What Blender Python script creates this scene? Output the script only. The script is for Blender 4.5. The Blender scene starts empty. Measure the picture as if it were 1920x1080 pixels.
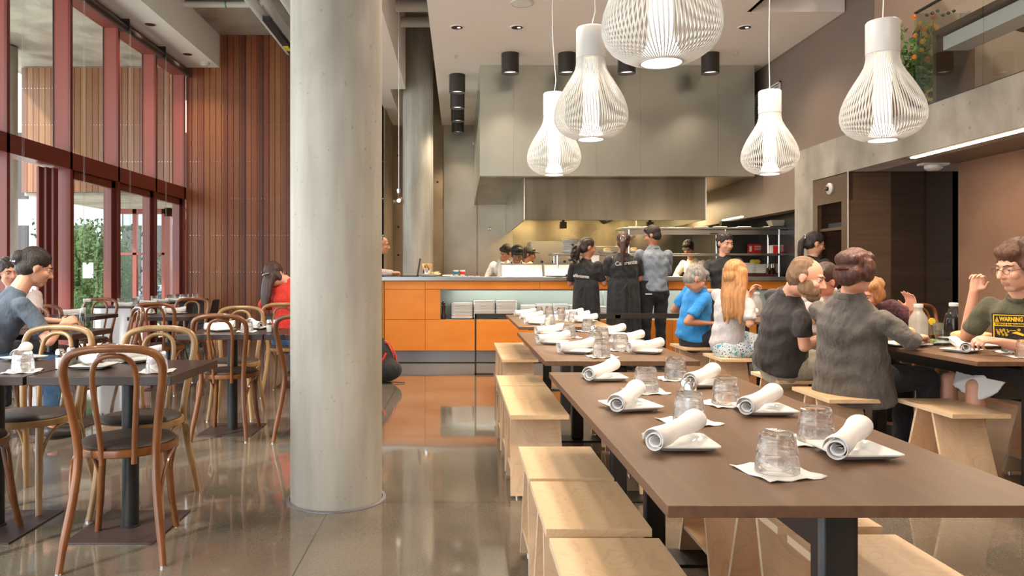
import bpy, bmesh, math, random
from mathutils import Vector as V, Matrix
R = random.Random(7)
PI = math.pi
S = bpy.context.scene
COL = S.collection

# ------------------------------------------------------------ camera, sky, exposure
F, CX, CY, EYE = 1400.0, 862.0, 510.0, 1.2
cd = bpy.data.cameras.new('camera'); cam = bpy.data.objects.new('camera', cd); COL.objects.link(cam)
cam.location = (0, 0, EYE); cam.rotation_euler = (PI / 2, 0, 0)
cd.sensor_width = 36; cd.lens = F / 1920 * 36
cd.shift_x = (960 - CX) / 1920; cd.shift_y = -(540 - CY) / 1920
cd.clip_start = .05; cd.clip_end = 200
S.camera = cam
S.view_settings.view_transform = 'Standard'; S.view_settings.look = 'None'
S.view_settings.exposure = 1.15; S.view_settings.gamma = 1; S.view_settings.use_curve_mapping = False
w = bpy.data.worlds.new('sky'); S.world = w; w.use_nodes = True
wn = w.node_tree.nodes; wl = w.node_tree.links
bg = wn['Background']; bg.inputs[0].default_value = (.93, .97, 1, 1); bg.inputs[1].default_value = 2.15
S.cycles.max_bounces = 12; S.cycles.transparent_max_bounces = 32; S.cycles.transmission_bounces = 12
tc = wn.new('ShaderNodeTexCoord'); no = wn.new('ShaderNodeTexNoise'); no.inputs['Scale'].default_value = 2.5; no.inputs['Detail'].default_value = 5
mx = wn.new('ShaderNodeMix'); mx.data_type = 'RGBA'; mx.inputs[6].default_value = (.80, .89, 1, 1); mx.inputs[7].default_value = (1, .99, .96, 1)
wl.new(tc.outputs['Generated'], no.inputs['Vector']); wl.new(no.outputs[0], mx.inputs[0]); wl.new(mx.outputs[2], bg.inputs[0])
def lamp(name, kind, loc, energy, col, rot=(0, 0, 0), **kw):
    d = bpy.data.lights.new(name, kind); d.energy = energy; d.color = col
    for k, v in kw.items(): setattr(d, k, v)
    o = bpy.data.objects.new(name, d); COL.objects.link(o); o.location = loc; o.rotation_euler = rot
    return o
lamp('sun', 'SUN', (0, 0, 20), 2.4, (1, .95, .87), rot=(math.radians(38), math.radians(-40), 0), angle=math.radians(3))
WARM = (1, .80, .60)

def P(px, py, Y): return V(((px - CX) / F * Y, Y, EYE - (py - CY) / F * Y))
def PZ(px, py, z):
    Y = (EYE - z) * F / (py - CY); return V(((px - CX) / F * Y, Y, z))

# ------------------------------------------------------------ materials
def _new(name):
    m = bpy.data.materials.new(name); m.use_nodes = True
    nt = m.node_tree; b = nt.nodes['Principled BSDF']; return m, nt, b
def _coord(nt, stretch, kind='Object', rot=(0, 0, 0)):
    t = nt.nodes.new('ShaderNodeTexCoord'); mp = nt.nodes.new('ShaderNodeMapping')
    mp.inputs['Scale'].default_value = stretch; mp.inputs['Rotation'].default_value = rot
    nt.links.new(t.outputs[kind], mp.inputs[0]); return mp.outputs[0]
def _noise(nt, vec, scale, detail=4, dist=0):
    n = nt.nodes.new('ShaderNodeTexNoise'); n.inputs['Scale'].default_value = scale; n.inputs['Detail'].default_value = detail
    n.inputs['Distortion'].default_value = dist
    nt.links.new(vec, n.inputs['Vector']); return n.outputs[0]
def _ramp(nt, fac, stops):
    r = nt.nodes.new('ShaderNodeValToRGB'); e = r.color_ramp.elements
    while len(e) > 1: e.remove(e[0])
    e[0].position = stops[0][0]; e[0].color = (*stops[0][1], 1)
    for p, c in stops[1:]:
        x = e.new(p); x.color = (*c, 1)
    nt.links.new(fac, r.inputs[0]); return r.outputs[0]
def _mix(nt, fac, a, b, mode='MIX'):
    m = nt.nodes.new('ShaderNodeMix'); m.data_type = 'RGBA'; m.blend_type = mode
    for i, x in ((0, fac), (6, a), (7, b)):
        if isinstance(x, (int, float)): m.inputs[i].default_value = x
        elif isinstance(x, tuple): m.inputs[i].default_value = (*x, 1)
        else: nt.links.new(x, m.inputs[i])
    return m.outputs[2]
def _math(nt, op, a, b=0.0, c=None):
    m = nt.nodes.new('ShaderNodeMath'); m.operation = op
    for i, x in enumerate((a, b) if c is None else (a, b, c)):
        if isinstance(x, (int, float)): m.inputs[i].default_value = x
        else: nt.links.new(x, m.inputs[i])
    return m.outputs[0]
def _bump(nt, b, h, strength, dist=.01):
    n = nt.nodes.new('ShaderNodeBump'); n.inputs['Strength'].default_value = strength; n.inputs['Distance'].default_value = dist
    nt.links.new(h, n.inputs['Height']); nt.links.new(n.outputs[0], b.inputs['Normal'])
def pm(name, col, rough=.5, metal=0, col2=None, ns=5, st=(1, 1, 1), bump=0, bs=60, bst=None, emit=0, trans=0, coat=0, alpha=1, vary=0, lo=.35, hi=.65, ior=1.5, sheen=0, bd=.01):
    m, nt, b = _new(name)
    b.inputs['Base Color'].default_value = (*col, 1); b.inputs['Roughness'].default_value = rough; b.inputs['Metallic'].default_value = metal
    b.inputs['IOR'].default_value = ior; b.inputs['Transmission Weight'].default_value = trans; b.inputs['Coat Weight'].default_value = coat
    b.inputs['Sheen Weight'].default_value = sheen; b.inputs['Alpha'].default_value = alpha
    if emit: b.inputs['Emission Color'].default_value = (*col, 1); b.inputs['Emission Strength'].default_value = emit
    c = None
    if col2:
        c = _ramp(nt, _noise(nt, _coord(nt, st), ns), [(lo, col), (hi, col2)])
    if vary:
        oi = nt.nodes.new('ShaderNodeObjectInfo')
        v = _math(nt, 'MULTIPLY_ADD', oi.outputs['Random'], vary, 1 - vary / 2)
        h = nt.nodes.new('ShaderNodeHueSaturation'); nt.links.new(v, h.inputs['Value'])
        if c: nt.links.new(c, h.inputs['Color'])
        else: h.inputs['Color'].default_value = (*col, 1)
        c = h.outputs[0]
    if c: nt.links.new(c, b.inputs['Base Color'])
    if bump: _bump(nt, b, _noise(nt, _coord(nt, bst or st), bs, 5), bump, bd)
    return m
M = {}
M['white'] = pm('white_paint', (.80, .77, .73), .55)
M['ceil'] = pm('ceiling_paint', (.88, .815, .76), .6)
M['soffit'] = pm('soffit_paint', (.83, .80, .76), .6)
M['taupe'] = pm('taupe_wall_paint', (.20, .145, .115), .55, col2=(.215, .155, .12), ns=3)
M['plaster'] = pm('brown_plaster', (.20, .105, .062), .5, col2=(.30, .165, .10), ns=1.6, bump=.1, bs=9, lo=.3, hi=.7)
M['redframe'] = pm('red_painted_metal', (.17, .028, .018), .32)
M['redlit'] = pm('red_paint_lit', (.29, .062, .045), .42)  # paler copy of the frame red, outside light put into the colour
M['black'] = pm('black_metal', (.012, .012, .013), .4)
M['bronze'] = pm('dark_bronze_metal', (.045, .036, .03), .35, metal=.3)
M['steel'] = pm('brushed_steel', (.44, .43, .40), .32, 1, col2=(.38, .38, .355), ns=2.0, st=(1, 1, .25), lo=.3, hi=.7, bump=.06, bs=3)
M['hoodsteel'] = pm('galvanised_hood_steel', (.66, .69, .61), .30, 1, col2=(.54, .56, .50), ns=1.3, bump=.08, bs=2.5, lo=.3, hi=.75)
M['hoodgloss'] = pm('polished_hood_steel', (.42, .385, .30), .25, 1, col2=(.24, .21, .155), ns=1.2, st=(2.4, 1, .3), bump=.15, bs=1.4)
M['warmsteel'] = pm('warm_steel_panel', (.50, .455, .37), .33, 1, col2=(.40, .36, .28), ns=1.4, bump=.06, bs=3)
M['chrome'] = pm('chrome', (.8, .8, .8), .12, 1)
M['countersteel'] = pm('counter_top_zinc', (.40, .42, .43), .3, .85)
M['kick'] = pm('grey_kick_metal', (.30, .30, .32), .35, .7)
M['orange'] = pm('orange_stained_birch', (.72, .215, .02), .38, col2=(.78, .26, .03), ns=2.2, st=(1, 1, 2), bump=.03, bs=20)
M['niche'] = pm('frosted_niche_back', (.25, .30, .27), .3, col2=(.30, .345, .31), ns=.6)
M['cher'] = pm('bentwood_cherry', (.125, .036, .007), .30, col2=(.215, .072, .015), ns=14, st=(1, 1, .3), vary=.25, coat=.4)
M['beech'] = pm('bentwood_pale_beech', (.36, .205, .078), .33, col2=(.22, .10, .028), ns=11, st=(1, 1, .35), vary=.2, coat=.3, lo=.45, hi=.75)
M['vinyl'] = pm('dark_brown_vinyl', (.034, .023, .018), .5, bump=.08, bs=240)
M['darktop'] = pm('dark_walnut_top', (.024, .012, .009), .32, col2=(.036, .019, .014), ns=6, st=(.6, 6, 6), bump=.02, bs=40)
M['platebase'] = pm('brown_steel_plate', (.045, .027, .024), .45)
M['plate'] = pm('white_porcelain', (.78, .77, .74), .14, coat=.3)
M['linen'] = pm('white_linen', (.74, .715, .69), .85, bump=.15, bs=300, sheen=.3)
M['paper'] = pm('paper_napkin', (.74, .72, .69), .9, bump=.2, bs=200)
M['orangelite'] = pm('glow_diffuser', (1, .93, .80), .5, emit=3)
M['innerglow'] = pm('pendant_inner_glass', (1, .86, .66), .5, emit=.75)
M['lampwhite'] = pm('white_lacquered_steel', (.66, .65, .625), .35)
M['led'] = pm('led_strip', (1, .82, .62), .5, emit=9)
M['tubeglow'] = pm('fluorescent_tube', (1, .88, .7), .5, emit=6)
M['reflector'] = pm('lamp_reflector', (1, .92, .8), .3, .5, emit=.8)
M['darkvoid'] = pm('dark_recess', (.02, .012, .01), .4)
M['wire'] = pm('white_cord', (.8, .79, .76), .5); M['chain'] = pm('clear_bead_chain', (.5, .5, .48), .3, alpha=.45)
M['foam'] = pm('dark_grey_plastic', (.03, .03, .032), .5)
M['salt'] = pm('salt', (.85, .84, .82), .8)
M['pepper'] = pm('pepper', (.11, .09, .07), .9, col2=(.35, .30, .25), ns=400)
M['food'] = pm('bread', (.62, .38, .15), .7, col2=(.78, .58, .32), ns=30, bump=.3, bs=80)
M['greens'] = pm('leaf_green', (.06, .16, .02), .6, col2=(.16, .30, .06), ns=9)
M['pine'] = pm('hedge_green', (.022, .055, .012), .7, col2=(.10, .17, .045), ns=30, bump=.8, bs=22, bd=.1)
M['paving'] = pm('pale_paving', (.55, .53, .49), .8, col2=(.62, .60, .56), ns=2)
M['yellowpetal'] = pm('yellow_petal', (.85, .45, .02), .6)
M['orangepetal'] = pm('orange_petal', (.80, .22, .01), .6)
M['brownseed'] = pm('flower_centre', (.05, .025, .01), .9)
M['cola'] = pm('cola', (.10, .02, .005), .1)
M['amber'] = pm('dark_sauce', (.06, .012, .006), .15)
M['red'] = pm('sign_red', (.62, .02, .015), .45)
M['yellow'] = pm('sign_yellow', (.85, .55, .03), .6)
M['lemon'] = pm('yellow_sponge', (.85, .62, .04), .7, bump=.3, bs=60)
M['printgrey'] = pm('print_grey', (.55, .54, .52), .7)
M['tile'] = pm('dark_wall_tile', (.03, .026, .024), .3)
M['mill'] = pm('dark_turned_wood', (.05, .015, .008), .3)
M['silverpanel'] = pm('pale_table_panel', (.72, .73, .76), .5)
M['plasticclear'] = pm('plastic_tub', (.62, .55, .45), .3, alpha=.75)
M['eyewhite'] = pm('eye_white', (.75, .73, .70), .25)
M['iris'] = pm('iris', (.05, .03, .02), .2)
M['lens'] = pm('glasses_frame', (.10, .08, .06), .3, .5)

def glass_thick(name, tint=(1, 1, 1), mixf=.35, rough=0.0):
    m = bpy.data.materials.new(name); m.use_nodes = True; nt = m.node_tree; nt.nodes.clear()
    out = nt.nodes.new('ShaderNodeOutputMaterial'); g = nt.nodes.new('ShaderNodeBsdfGlass'); t = nt.nodes.new('ShaderNodeBsdfTransparent')
    g.inputs['IOR'].default_value = 1.48; g.inputs['Color'].default_value = (*tint, 1); g.inputs['Roughness'].default_value = rough
    t.inputs[0].default_value = (*tint, 1)
    mx = nt.nodes.new('ShaderNodeMixShader'); mx.inputs[0].default_value = mixf
    nt.links.new(g.outputs[0], mx.inputs[1]); nt.links.new(t.outputs[0], mx.inputs[2]); nt.links.new(mx.outputs[0], out.inputs[0]); return m
def glass_thin(name, tint=(1, 1, 1), refl=1.0):
    m = bpy.data.materials.new(name); m.use_nodes = True; nt = m.node_tree; nt.nodes.clear()
    out = nt.nodes.new('ShaderNodeOutputMaterial'); g = nt.nodes.new('ShaderNodeBsdfGlossy'); t = nt.nodes.new('ShaderNodeBsdfTransparent')
    g.inputs['Roughness'].default_value = .02; t.inputs[0].default_value = (*tint, 1)
    fr = nt.nodes.new('ShaderNodeFresnel'); fr.inputs[0].default_value = 1.45
    ge = nt.nodes.new('ShaderNodeNewGeometry')
    f = _math(nt, 'MULTIPLY', _math(nt, 'MULTIPLY', fr.outputs[0], refl), _math(nt, 'SUBTRACT', 1.0, ge.outputs['Backfacing']))
    mx = nt.nodes.new('ShaderNodeMixShader'); nt.links.new(f, mx.inputs[0]); nt.links.new(t.outputs[0], mx.inputs[1]); nt.links.new(g.outputs[0], mx.inputs[2])
    nt.links.new(mx.outputs[0], out.inputs[0]); return m
M['tumbler'] = glass_thick('tumbler_glass', (.99, .99, .99), .22)
M['pane'] = glass_thin('window_glass', (.93, .97, .95))
M['balglass'] = glass_thin('balustrade_glass', (.84, .86, .83), 1.6)
M['bottleglass'] = glass_thin('bottle_glass', (.90, .93, .92), 1.5)
M['frostbottle'] = pm('frosted_bottle_glass', (.50, .47, .42), .3, alpha=.55, coat=.6)
M['water'] = glass_thin('water', (.85, .88, .88), 1.0)
M['bulb'] = glass_thin('bulb_glass', (.98, .9, .8), 2.0)

def concrete(name, c1, c2, vert=False, dark=(.25, .21, .15)):
    m, nt, b = _new(name); v = _coord(nt, (1, 1, .12) if vert else (1, 1, 1))
    n1 = _noise(nt, v, 9 if vert else 2.2, 7); n2 = _noise(nt, _coord(nt, (1, 1, 1)), 34, 6); n3 = _noise(nt, _coord(nt, (1, 1, .35)), 1.3, 6, .6)
    c = _ramp(nt, n1, [(.3, c1), (.7, c2)]); c = _mix(nt, _ramp(nt, n3, [(.47, (0, 0, 0)), (.75, (.85, .85, .85))]), c, dark)
    c = _mix(nt, _ramp(nt, n2, [(.66, (0, 0, 0)), (.74, (.55, .55, .55))]), c, dark)
    nt.links.new(c, b.inputs['Base Color']); b.inputs['Roughness'].default_value = .65
    _bump(nt, b, _noise(nt, v, 30 if vert else 14, 6), .35, .004); return m
M['conc_col'] = concrete('column_concrete', (.355, .335, .285), (.52, .495, .43), True, (.15, .13, .085))
M['conc_beam'] = concrete('beam_concrete', (.27, .24, .20), (.45, .41, .35), False, (.11, .09, .06))
M['conc_wall'] = concrete('brown_concrete', (.24, .17, .10), (.36, .27, .17), False, (.14, .10, .06))
M['conc_slab'] = concrete('slab_concrete', (.36, .31, .25), (.50, .45, .38), False, (.16, .12, .09))

def planks(name, wdt=.1, out=False):
    m, nt, b = _new(name); t = nt.nodes.new('ShaderNodeTexCoord'); s = nt.nodes.new('ShaderNodeSeparateXYZ'); nt.links.new(t.outputs['Object'], s.inputs[0])
    idx = _math(nt, 'FLOOR', _math(nt, 'DIVIDE', s.outputs[0], wdt)); wn_ = nt.nodes.new('ShaderNodeTexWhiteNoise'); wn_.noise_dimensions = '1D'; nt.links.new(idx, wn_.inputs['W'])
    if out: st = [(0, (.20, .07, .035)), (.35, (.27, .11, .045)), (.7, (.34, .155, .06)), (1, (.22, .08, .045))]
    else: st = [(0, (.10, .026, .012)), (.3, (.20, .048, .018)), (.6, (.28, .078, .026)), (.8, (.34, .125, .04)), (1, (.14, .036, .018))]
    c = _ramp(nt, wn_.outputs[0], st)
    g = _noise(nt, _coord(nt, (14, 1, .6)), 4, 6, .3)
    c = _mix(nt, .35, c, _ramp(nt, g, [(.3, (.35, .3, .28)), (.7, (1, 1, 1))]), 'MULTIPLY')
    nt.links.new(c, b.inputs['Base Color']); b.inputs['Roughness'].default_value = .38; return m
M['planks'] = planks('cedar_slats'); M['planks_out'] = planks('exterior_cedar_slats', out=True)

def grain(name, c1, c2, axis, rough, sc=3.0, fig=0.0, spec=.5, coat=0):
    m, nt, b = _new(name); st = [14, 14, 14]; st[axis] = .8
    n = _noise(nt, _coord(nt, tuple(st)), sc, 6, .25)
    c = _ramp(nt, n, [(.28, c1), (.72, c2)])
    if fig:
        n2 = _noise(nt, _coord(nt, (1, 1, 1)), 3.2, 2, 1.2); w_ = _math(nt, 'SINE', _math(nt, 'MULTIPLY', n2, 70.0))
        c = _mix(nt, _ramp(nt, w_, [(.72, (0, 0, 0)), (1, (fig, fig, fig))]), c, tuple(x * .72 for x in c1))
    nt.links.new(c, b.inputs['Base Color']); b.inputs['Roughness'].default_value = rough; b.inputs['Coat Weight'].default_value = coat; return m
M['tabletop'] = grain('walnut_laminate', (.112, .056, .024), (.165, .086, .040), 1, .33)
M['tableedge'] = grain('walnut_edge', (.11, .052, .026), (.165, .082, .044), 1, .45)
M['maple'] = grain('maple_ply', (.70, .455, .245), (.78, .555, .335), 1, .34, 1.2, .32)
M['mapleleg'] = grain('maple_ply_leg', (.62, .41, .24), (.72, .51, .33), 2, .42, 1.2, .28)
M['oakdark'] = grain('dark_oak_veneer', (.016, .008, .004), (.042, .021, .010), 0, .35, 1.6, .35)
M['oakmid'] = grain('brown_oak_veneer', (.075, .042, .022), (.12, .068, .038), 0, .4, 2, .2)
def plyedge():
    m, nt, b = _new('ply_edge'); t = nt.nodes.new('ShaderNodeTexCoord'); s = nt.nodes.new('ShaderNodeSeparateXYZ'); nt.links.new(t.outputs['Object'], s.inputs[0])
    a = s.outputs[2]
    w_ = _math(nt, 'SINE', _math(nt, 'MULTIPLY', a, 2 * PI / .0062))
    nt.links.new(_ramp(nt, w_, [(.3, (.72, .55, .38)), (.75, (.48, .31, .18))]), b.inputs['Base Color']); b.inputs['Roughness'].default_value = .6; return m
M['plyedge'] = plyedge(); M['plyleg'] = pm('ply_leg_edge', (.72, .55, .38), .6, col2=(.62, .44, .29), ns=30)
def floor_mat():
    m, nt, b = _new('polished_concrete_floor'); v = _coord(nt, (1, 1, 1))
    c = _ramp(nt, _noise(nt, v, 1.3, 8, .3), [(.3, (.112, .092, .070)), (.7, (.180, .152, .120))])
    c = _mix(nt, .35, c, _ramp(nt, _noise(nt, v, 90, 4), [(.35, (.45, .42, .4)), (.65, (1, 1, 1))]), 'MULTIPLY')
    s = nt.nodes.new('ShaderNodeSeparateXYZ'); nt.links.new(v, s.inputs[0])
    def line(src, off, per, wd):
        a = _math(nt, 'ABSOLUTE', _math(nt, 'SUBTRACT', _math(nt, 'MODULO', _math(nt, 'ADD', src, 100 * per - off + per / 2), per), per / 2)); return _math(nt, 'LESS_THAN', a, wd)
    l = _math(nt, 'MAXIMUM', line(s.outputs[0], -.66, 4.2, .0032), line(s.outputs[1], 3.89, 4.4, .0035))
    c = _mix(nt, l, c, (.05, .04, .03))
    nt.links.new(c, b.inputs['Base Color'])
    r = _ramp(nt, _noise(nt, v, 2.0, 4), [(.3, (.03, .03, .03)), (.7, (.075, .075, .075))]); nt.links.new(r, b.inputs['Roughness'])
    b.inputs['IOR'].default_value = 1.75; _bump(nt, b, _noise(nt, v, 1.6, 2), .06, .02); return m
M['floor'] = floor_mat()
def cloth(name, c, rough=.85, wr=.5, c2=None, ns=4):
    return pm(name, c, rough, col2=c2 or tuple(x * .86 for x in c), ns=ns, bump=min(1, wr * 1.5), bs=8, bd=.07, sheen=.08, bst=(1, 1, .6))
def skinm(name, c):
    m = pm(name, c, .48, col2=tuple(x * y for x, y in zip(c, (1.0, .86, .8))), ns=8); b = m.node_tree.nodes['Principled BSDF']
    b.inputs['Subsurface Weight'].default_value = .12; b.inputs['Subsurface Radius'].default_value = (.02, .008, .004); b.inputs['Subsurface Scale'].default_value = .5; return m
def hairm(name, c, c2): return pm(name, c, .42, col2=c2, ns=26, st=(3, 3, .25), bump=.7, bs=60, bst=(3, 3, .16), bd=.01)
M['skin'] = skinm('fair_skin', (.66, .36, .25)); M['skintan'] = skinm('tan_skin', (.48, .235, .14)); M['skindark'] = skinm('brown_skin', (.36, .17, .095))
M['lips'] = pm('lips', (.52, .23, .17), .45)
M['hblack'] = hairm('black_hair', (.010, .007, .006), (.035, .018, .013)); M['hbrown'] = hairm('brown_hair', (.06, .022, .010), (.12, .045, .02))
M['hauburn'] = hairm('auburn_hair', (.045, .014, .009), (.10, .034, .02)); M['hblond'] = hairm('blond_hair', (.55, .27, .10), (.36, .16, .055))
M['hgrey'] = hairm('grey_hair', (.16, .14, .12), (.34, .32, .29)); M['hdkbrown'] = hairm('dark_brown_hair', (.03, .012, .008), (.07, .026, .016))
M['hlight'] = hairm('short_light_brown_hair', (.16, .085, .04), (.23, .13, .065))
M['c_black'] = cloth('black_cotton', (.014, .014, .016)); M['c_char'] = cloth('charcoal_cotton', (.04, .032, .032))
M['c_grey'] = cloth('grey_canvas', (.105, .092, .08), wr=.7); M['c_blue'] = cloth('bright_blue_polo', (.03, .28, .70)); M['c_knit'] = cloth('pale_grey_knit', (.60, .57, .58), wr=.5)
M['c_khaki'] = cloth('khaki_cotton', (.40, .34, .26), wr=.9); M['c_denim'] = cloth('dark_denim', (.022, .025, .04)); M['c_jean'] = cloth('blue_denim', (.04, .10, .20))
M['c_red'] = cloth('red_knit', (.68, .035, .02)); M['c_olive'] = cloth('olive_cotton', (.085, .08, .045)); M['c_chef'] = cloth('chef_white_cotton', (.78, .73, .70), wr=.6)
M['c_oxford'] = cloth('grey_blue_shirt', (.24, .29, .35), wr=.6); M['c_slate'] = cloth('slate_blue_cotton', (.085, .11, .15)); M['c_pale'] = cloth('pale_striped_shirt', (.55, .46, .44))
M['c_teal'] = cloth('teal_cotton', (.01, .20, .30)); M['c_shorts'] = cloth('dark_olive_shorts', (.06, .05, .035)); M['c_plum'] = cloth('dark_patterned_cotton', (.12, .02, .03), c2=(.01, .01, .015), ns=40)
M['floral'] = pm('blue_floral_skirt', (.72, .70, .68), .8, bump=.3, bs=8, bd=.03)
def floral():
    nt = M['floral'].node_tree; b = nt.nodes['Principled BSDF']; vo = nt.nodes.new('ShaderNodeTexVoronoi'); vo.inputs['Scale'].default_value = 38
    nt.links.new(_coord(nt, (1, 1, 1)), vo.inputs['Vector'])
    c = _ramp(nt, vo.outputs['Distance'], [(.0, (.02, .05, .22)), (.22, (.03, .16, .38)), (.34, (.70, .70, .68)), (.6, (.55, .62, .66)), (.75, (.05, .35, .50))])
    nt.links.new(c, b.inputs['Base Color'])
floral()
# ------------------------------------------------------------ mesh building
class MB:
    def __init__(s): s.v = []; s.f = []; s.m = []; s.sm = []
    def add(s, vs, fs, mi=0, sm=False):
        o = len(s.v); s.v += [tuple(x) for x in vs]
        for f in fs: s.f.append(tuple(i + o for i in f)); s.m.append(mi); s.sm.append(sm)
        return s
    def box(s, x0, x1, y0, y1, z0, z1, mi=0, mat=None):
        vs = [V((x, y, z)) for z in (z0, z1) for y in (y0, y1) for x in (x0, x1)]
        if mat: vs = [mat @ p for p in vs]
        fs = [(0, 2, 3, 1), (4, 5, 7, 6), (0, 1, 5, 4), (2, 6, 7, 3), (0, 4, 6, 2), (1, 3, 7, 5)]
        if isinstance(mi, (list, tuple)):
            o = len(s.v); s.v += [tuple(p) for p in vs]
            for f, k in zip(fs, mi): s.f.append(tuple(i + o for i in f)); s.m.append(k); s.sm.append(False)   # bottom, top, -y, +y, -x, +x
            return s
        return s.add(vs, fs, mi)
    def rings(s, rs, mi=0, cap=True, sm=True, closed=False):
        n = len(rs[0]); vs = [p for r in rs for p in r]; fs = []
        for i in range(len(rs) - (0 if closed else 1)):
            a = i * n; b = ((i + 1) % len(rs)) * n
            for j in range(n):
                k = (j + 1) % n; fs.append((a + j, a + k, b + k, b + j))
        if cap and not closed: fs.append(tuple(range(n - 1, -1, -1))); fs.append(tuple(range((len(rs) - 1) * n, len(rs) * n)))
        return s.add(vs, fs, mi, sm)
    def lathe(s, prof, c=(0, 0, 0), n=24, mi=0, cap=True, sm=True, ax=2, mat=None):
        rs = []
        for r, z in prof:
            ring = []
            for k in range(n):
                a = 2 * PI * k / n
                p = [r * math.cos(a), r * math.sin(a), z] if ax == 2 else ([r * math.cos(a), z, -r * math.sin(a)] if ax == 1 else [z, r * math.cos(a), r * math.sin(a)])
                q = V(p)
                if mat: q = mat @ q
                ring.append(q + V(c))
            rs.append(ring)
        return s.rings(rs, mi, cap, sm)
    def tube(s, path, r, n=8, mi=0, flat=1.0, closed=False):
        path = [V(p) for p in path]; L = len(path); rs = []; up = None
        for i, p in enumerate(path):
            a = path[(i - 1) % L] if (i or closed) else p; b = path[(i + 1) % L] if (i < L - 1 or closed) else p
            t = (b - a).normalized()
            if up is None:
                up = V((0, 0, 1)) if abs(t.z) < .9 else V((0, 1, 0))
            u = (up - t * up.dot(t)).normalized(); w_ = t.cross(u); up = u
            rr = r[i] if isinstance(r, (list, tuple)) else r
            rs.append([p + u * (rr * flat * math.sin(2 * PI * k / n)) + w_ * (rr * math.cos(2 * PI * k / n)) for k in range(n)])
        return s.rings(rs, mi, True, True, closed)
    def loft(s, pts, rad, side, n=14, mi=0, ec=1.0, es=1.0):
        """pts: centres, rad: (half width along side, half depth) or a number; rounded ends"""
        pts = [V(p) for p in pts]; side = V(side).normalized(); rs = []; L = len(pts)
        rad = [(r, r) if isinstance(r, (int, float)) else r for r in rad]
        def ring(c, t, ra, rb):
            u = (side - t * side.dot(t))
            u = u.normalized() if u.length > 1e-4 else t.orthogonal().normalized()
            w_ = t.cross(u)
            return [c + u * (ra * math.cos(2 * PI * k / n)) + w_ * (rb * math.sin(2 * PI * k / n)) for k in range(n)]
        T = []
        for i in range(L):
            a = pts[max(0, i - 1)]; b = pts[min(L - 1, i + 1)]; T.append((b - a).normalized())
        ra, rb = rad[0]; h = min(ra, rb) * es
        for q in (.98, .8, .45): rs.append(ring(pts[0] - T[0] * h * q, T[0], ra * math.sqrt(1 - q * q) , rb * math.sqrt(1 - q * q)))
        for i in range(L): rs.append(ring(pts[i], T[i], *rad[i]))
        ra, rb = rad[-1]; h = min(ra, rb) * ec
        for q in (.45, .8, .98): rs.append(ring(pts[-1] + T[-1] * h * q, T[-1], ra * math.sqrt(1 - q * q), rb * math.sqrt(1 - q * q)))
        return s.rings(rs, mi)
    def ball(s, c, r, ax=None, n=14, m=9, mi=0):
        """ellipsoid; r (a,b,c) along the three axes ax"""
        if isinstance(r, (int, float)): r = (r, r, r)
        A = ax or (V((1, 0, 0)), V((0, 1, 0)), V((0, 0, 1))); c = V(c); rs = []
        for i in range(m + 1):
            th = PI * (i + .001 * (i == 0) - .001 * (i == m)) / m; th = min(max(th, .03), PI - .03)
            rs.append([c + A[0] * (r[0] * math.sin(th) * math.cos(2 * PI * k / n)) + A[1] * (r[1] * math.sin(th) * math.sin(2 * PI * k / n)) - A[2] * (r[2] * math.cos(th)) for k in range(n)])
        return s.rings(rs, mi)
    def mesh(s, name, mats):
        me = bpy.data.meshes.new(name); me.from_pydata(s.v, [], s.f)
        for m in (mats if isinstance(mats, (list, tuple)) else [mats]): me.materials.append(M[m] if isinstance(m, str) else m)
        me.polygons.foreach_set('material_index', s.m); me.polygons.foreach_set("use_smooth", s.sm); me.update()
        bm = bmesh.new(); bm.from_mesh(me); bmesh.ops.recalc_face_normals(bm, faces=bm.faces); bm.to_mesh(me); bm.free()
        me.set_sharp_from_angle(angle=.7); return me
    def build(s, name, mats, parent=None, loc=None, rotz=0, bevel=0):
        o = bpy.data.objects.new(name, s.mesh(name, mats)); COL.objects.link(o)
        if parent: o.parent = parent
        if loc is not None: o.location = loc
        if rotz: o.rotation_euler.z = rotz
        if bevel:
            b = o.modifiers.new('bevel', 'BEVEL'); b.width = bevel; b.segments = 2; b.limit_method = 'ANGLE'; b.angle_limit = .7
        return o
def fuse(mb, name, mats, voxel, it=4, parent=None, disp=None):
    """weld the overlapping volumes of mb into one continuous smooth surface"""
    tmp = bpy.data.objects.new('tmp', mb.mesh('tmp', mats[0] if isinstance(mats, (list, tuple)) else mats)); COL.objects.link(tmp)
    r = tmp.modifiers.new('r', 'REMESH'); r.mode = 'VOXEL'; r.voxel_size = voxel; r.use_smooth_shade = True
    sm = tmp.modifiers.new('s', 'SMOOTH'); sm.factor = .5; sm.iterations = it
    dg = bpy.context.evaluated_depsgraph_get(); me = bpy.data.meshes.new_from_object(tmp.evaluated_get(dg)); me.name = name
    bpy.data.objects.remove(tmp)
    me.materials.clear()
    for m in (mats if isinstance(mats, (list, tuple)) else [mats]): me.materials.append(M[m] if isinstance(m, str) else m)
    if disp:
        for v in me.vertices: v.co = disp(v.co)
    me.polygons.foreach_set('use_smooth', [True] * len(me.polygons)); me.update()
    o = bpy.data.objects.new(name, me); COL.objects.link(o)
    if parent: o.parent = parent
    return o
def tag(o, label=None, cat=None, group=None, kind=None):
    if label: o['label'] = label
    if cat: o['category'] = cat
    if group: o['group'] = group
    if kind: o['kind'] = kind
    return o
def thing(name, loc, label, cat, group=None, rz=0):
    o = bpy.data.objects.new(name, None); COL.objects.link(o); o.location = loc; o.rotation_euler.z = rz; o.empty_display_size = .05
    return tag(o, label, cat, group)
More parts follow.
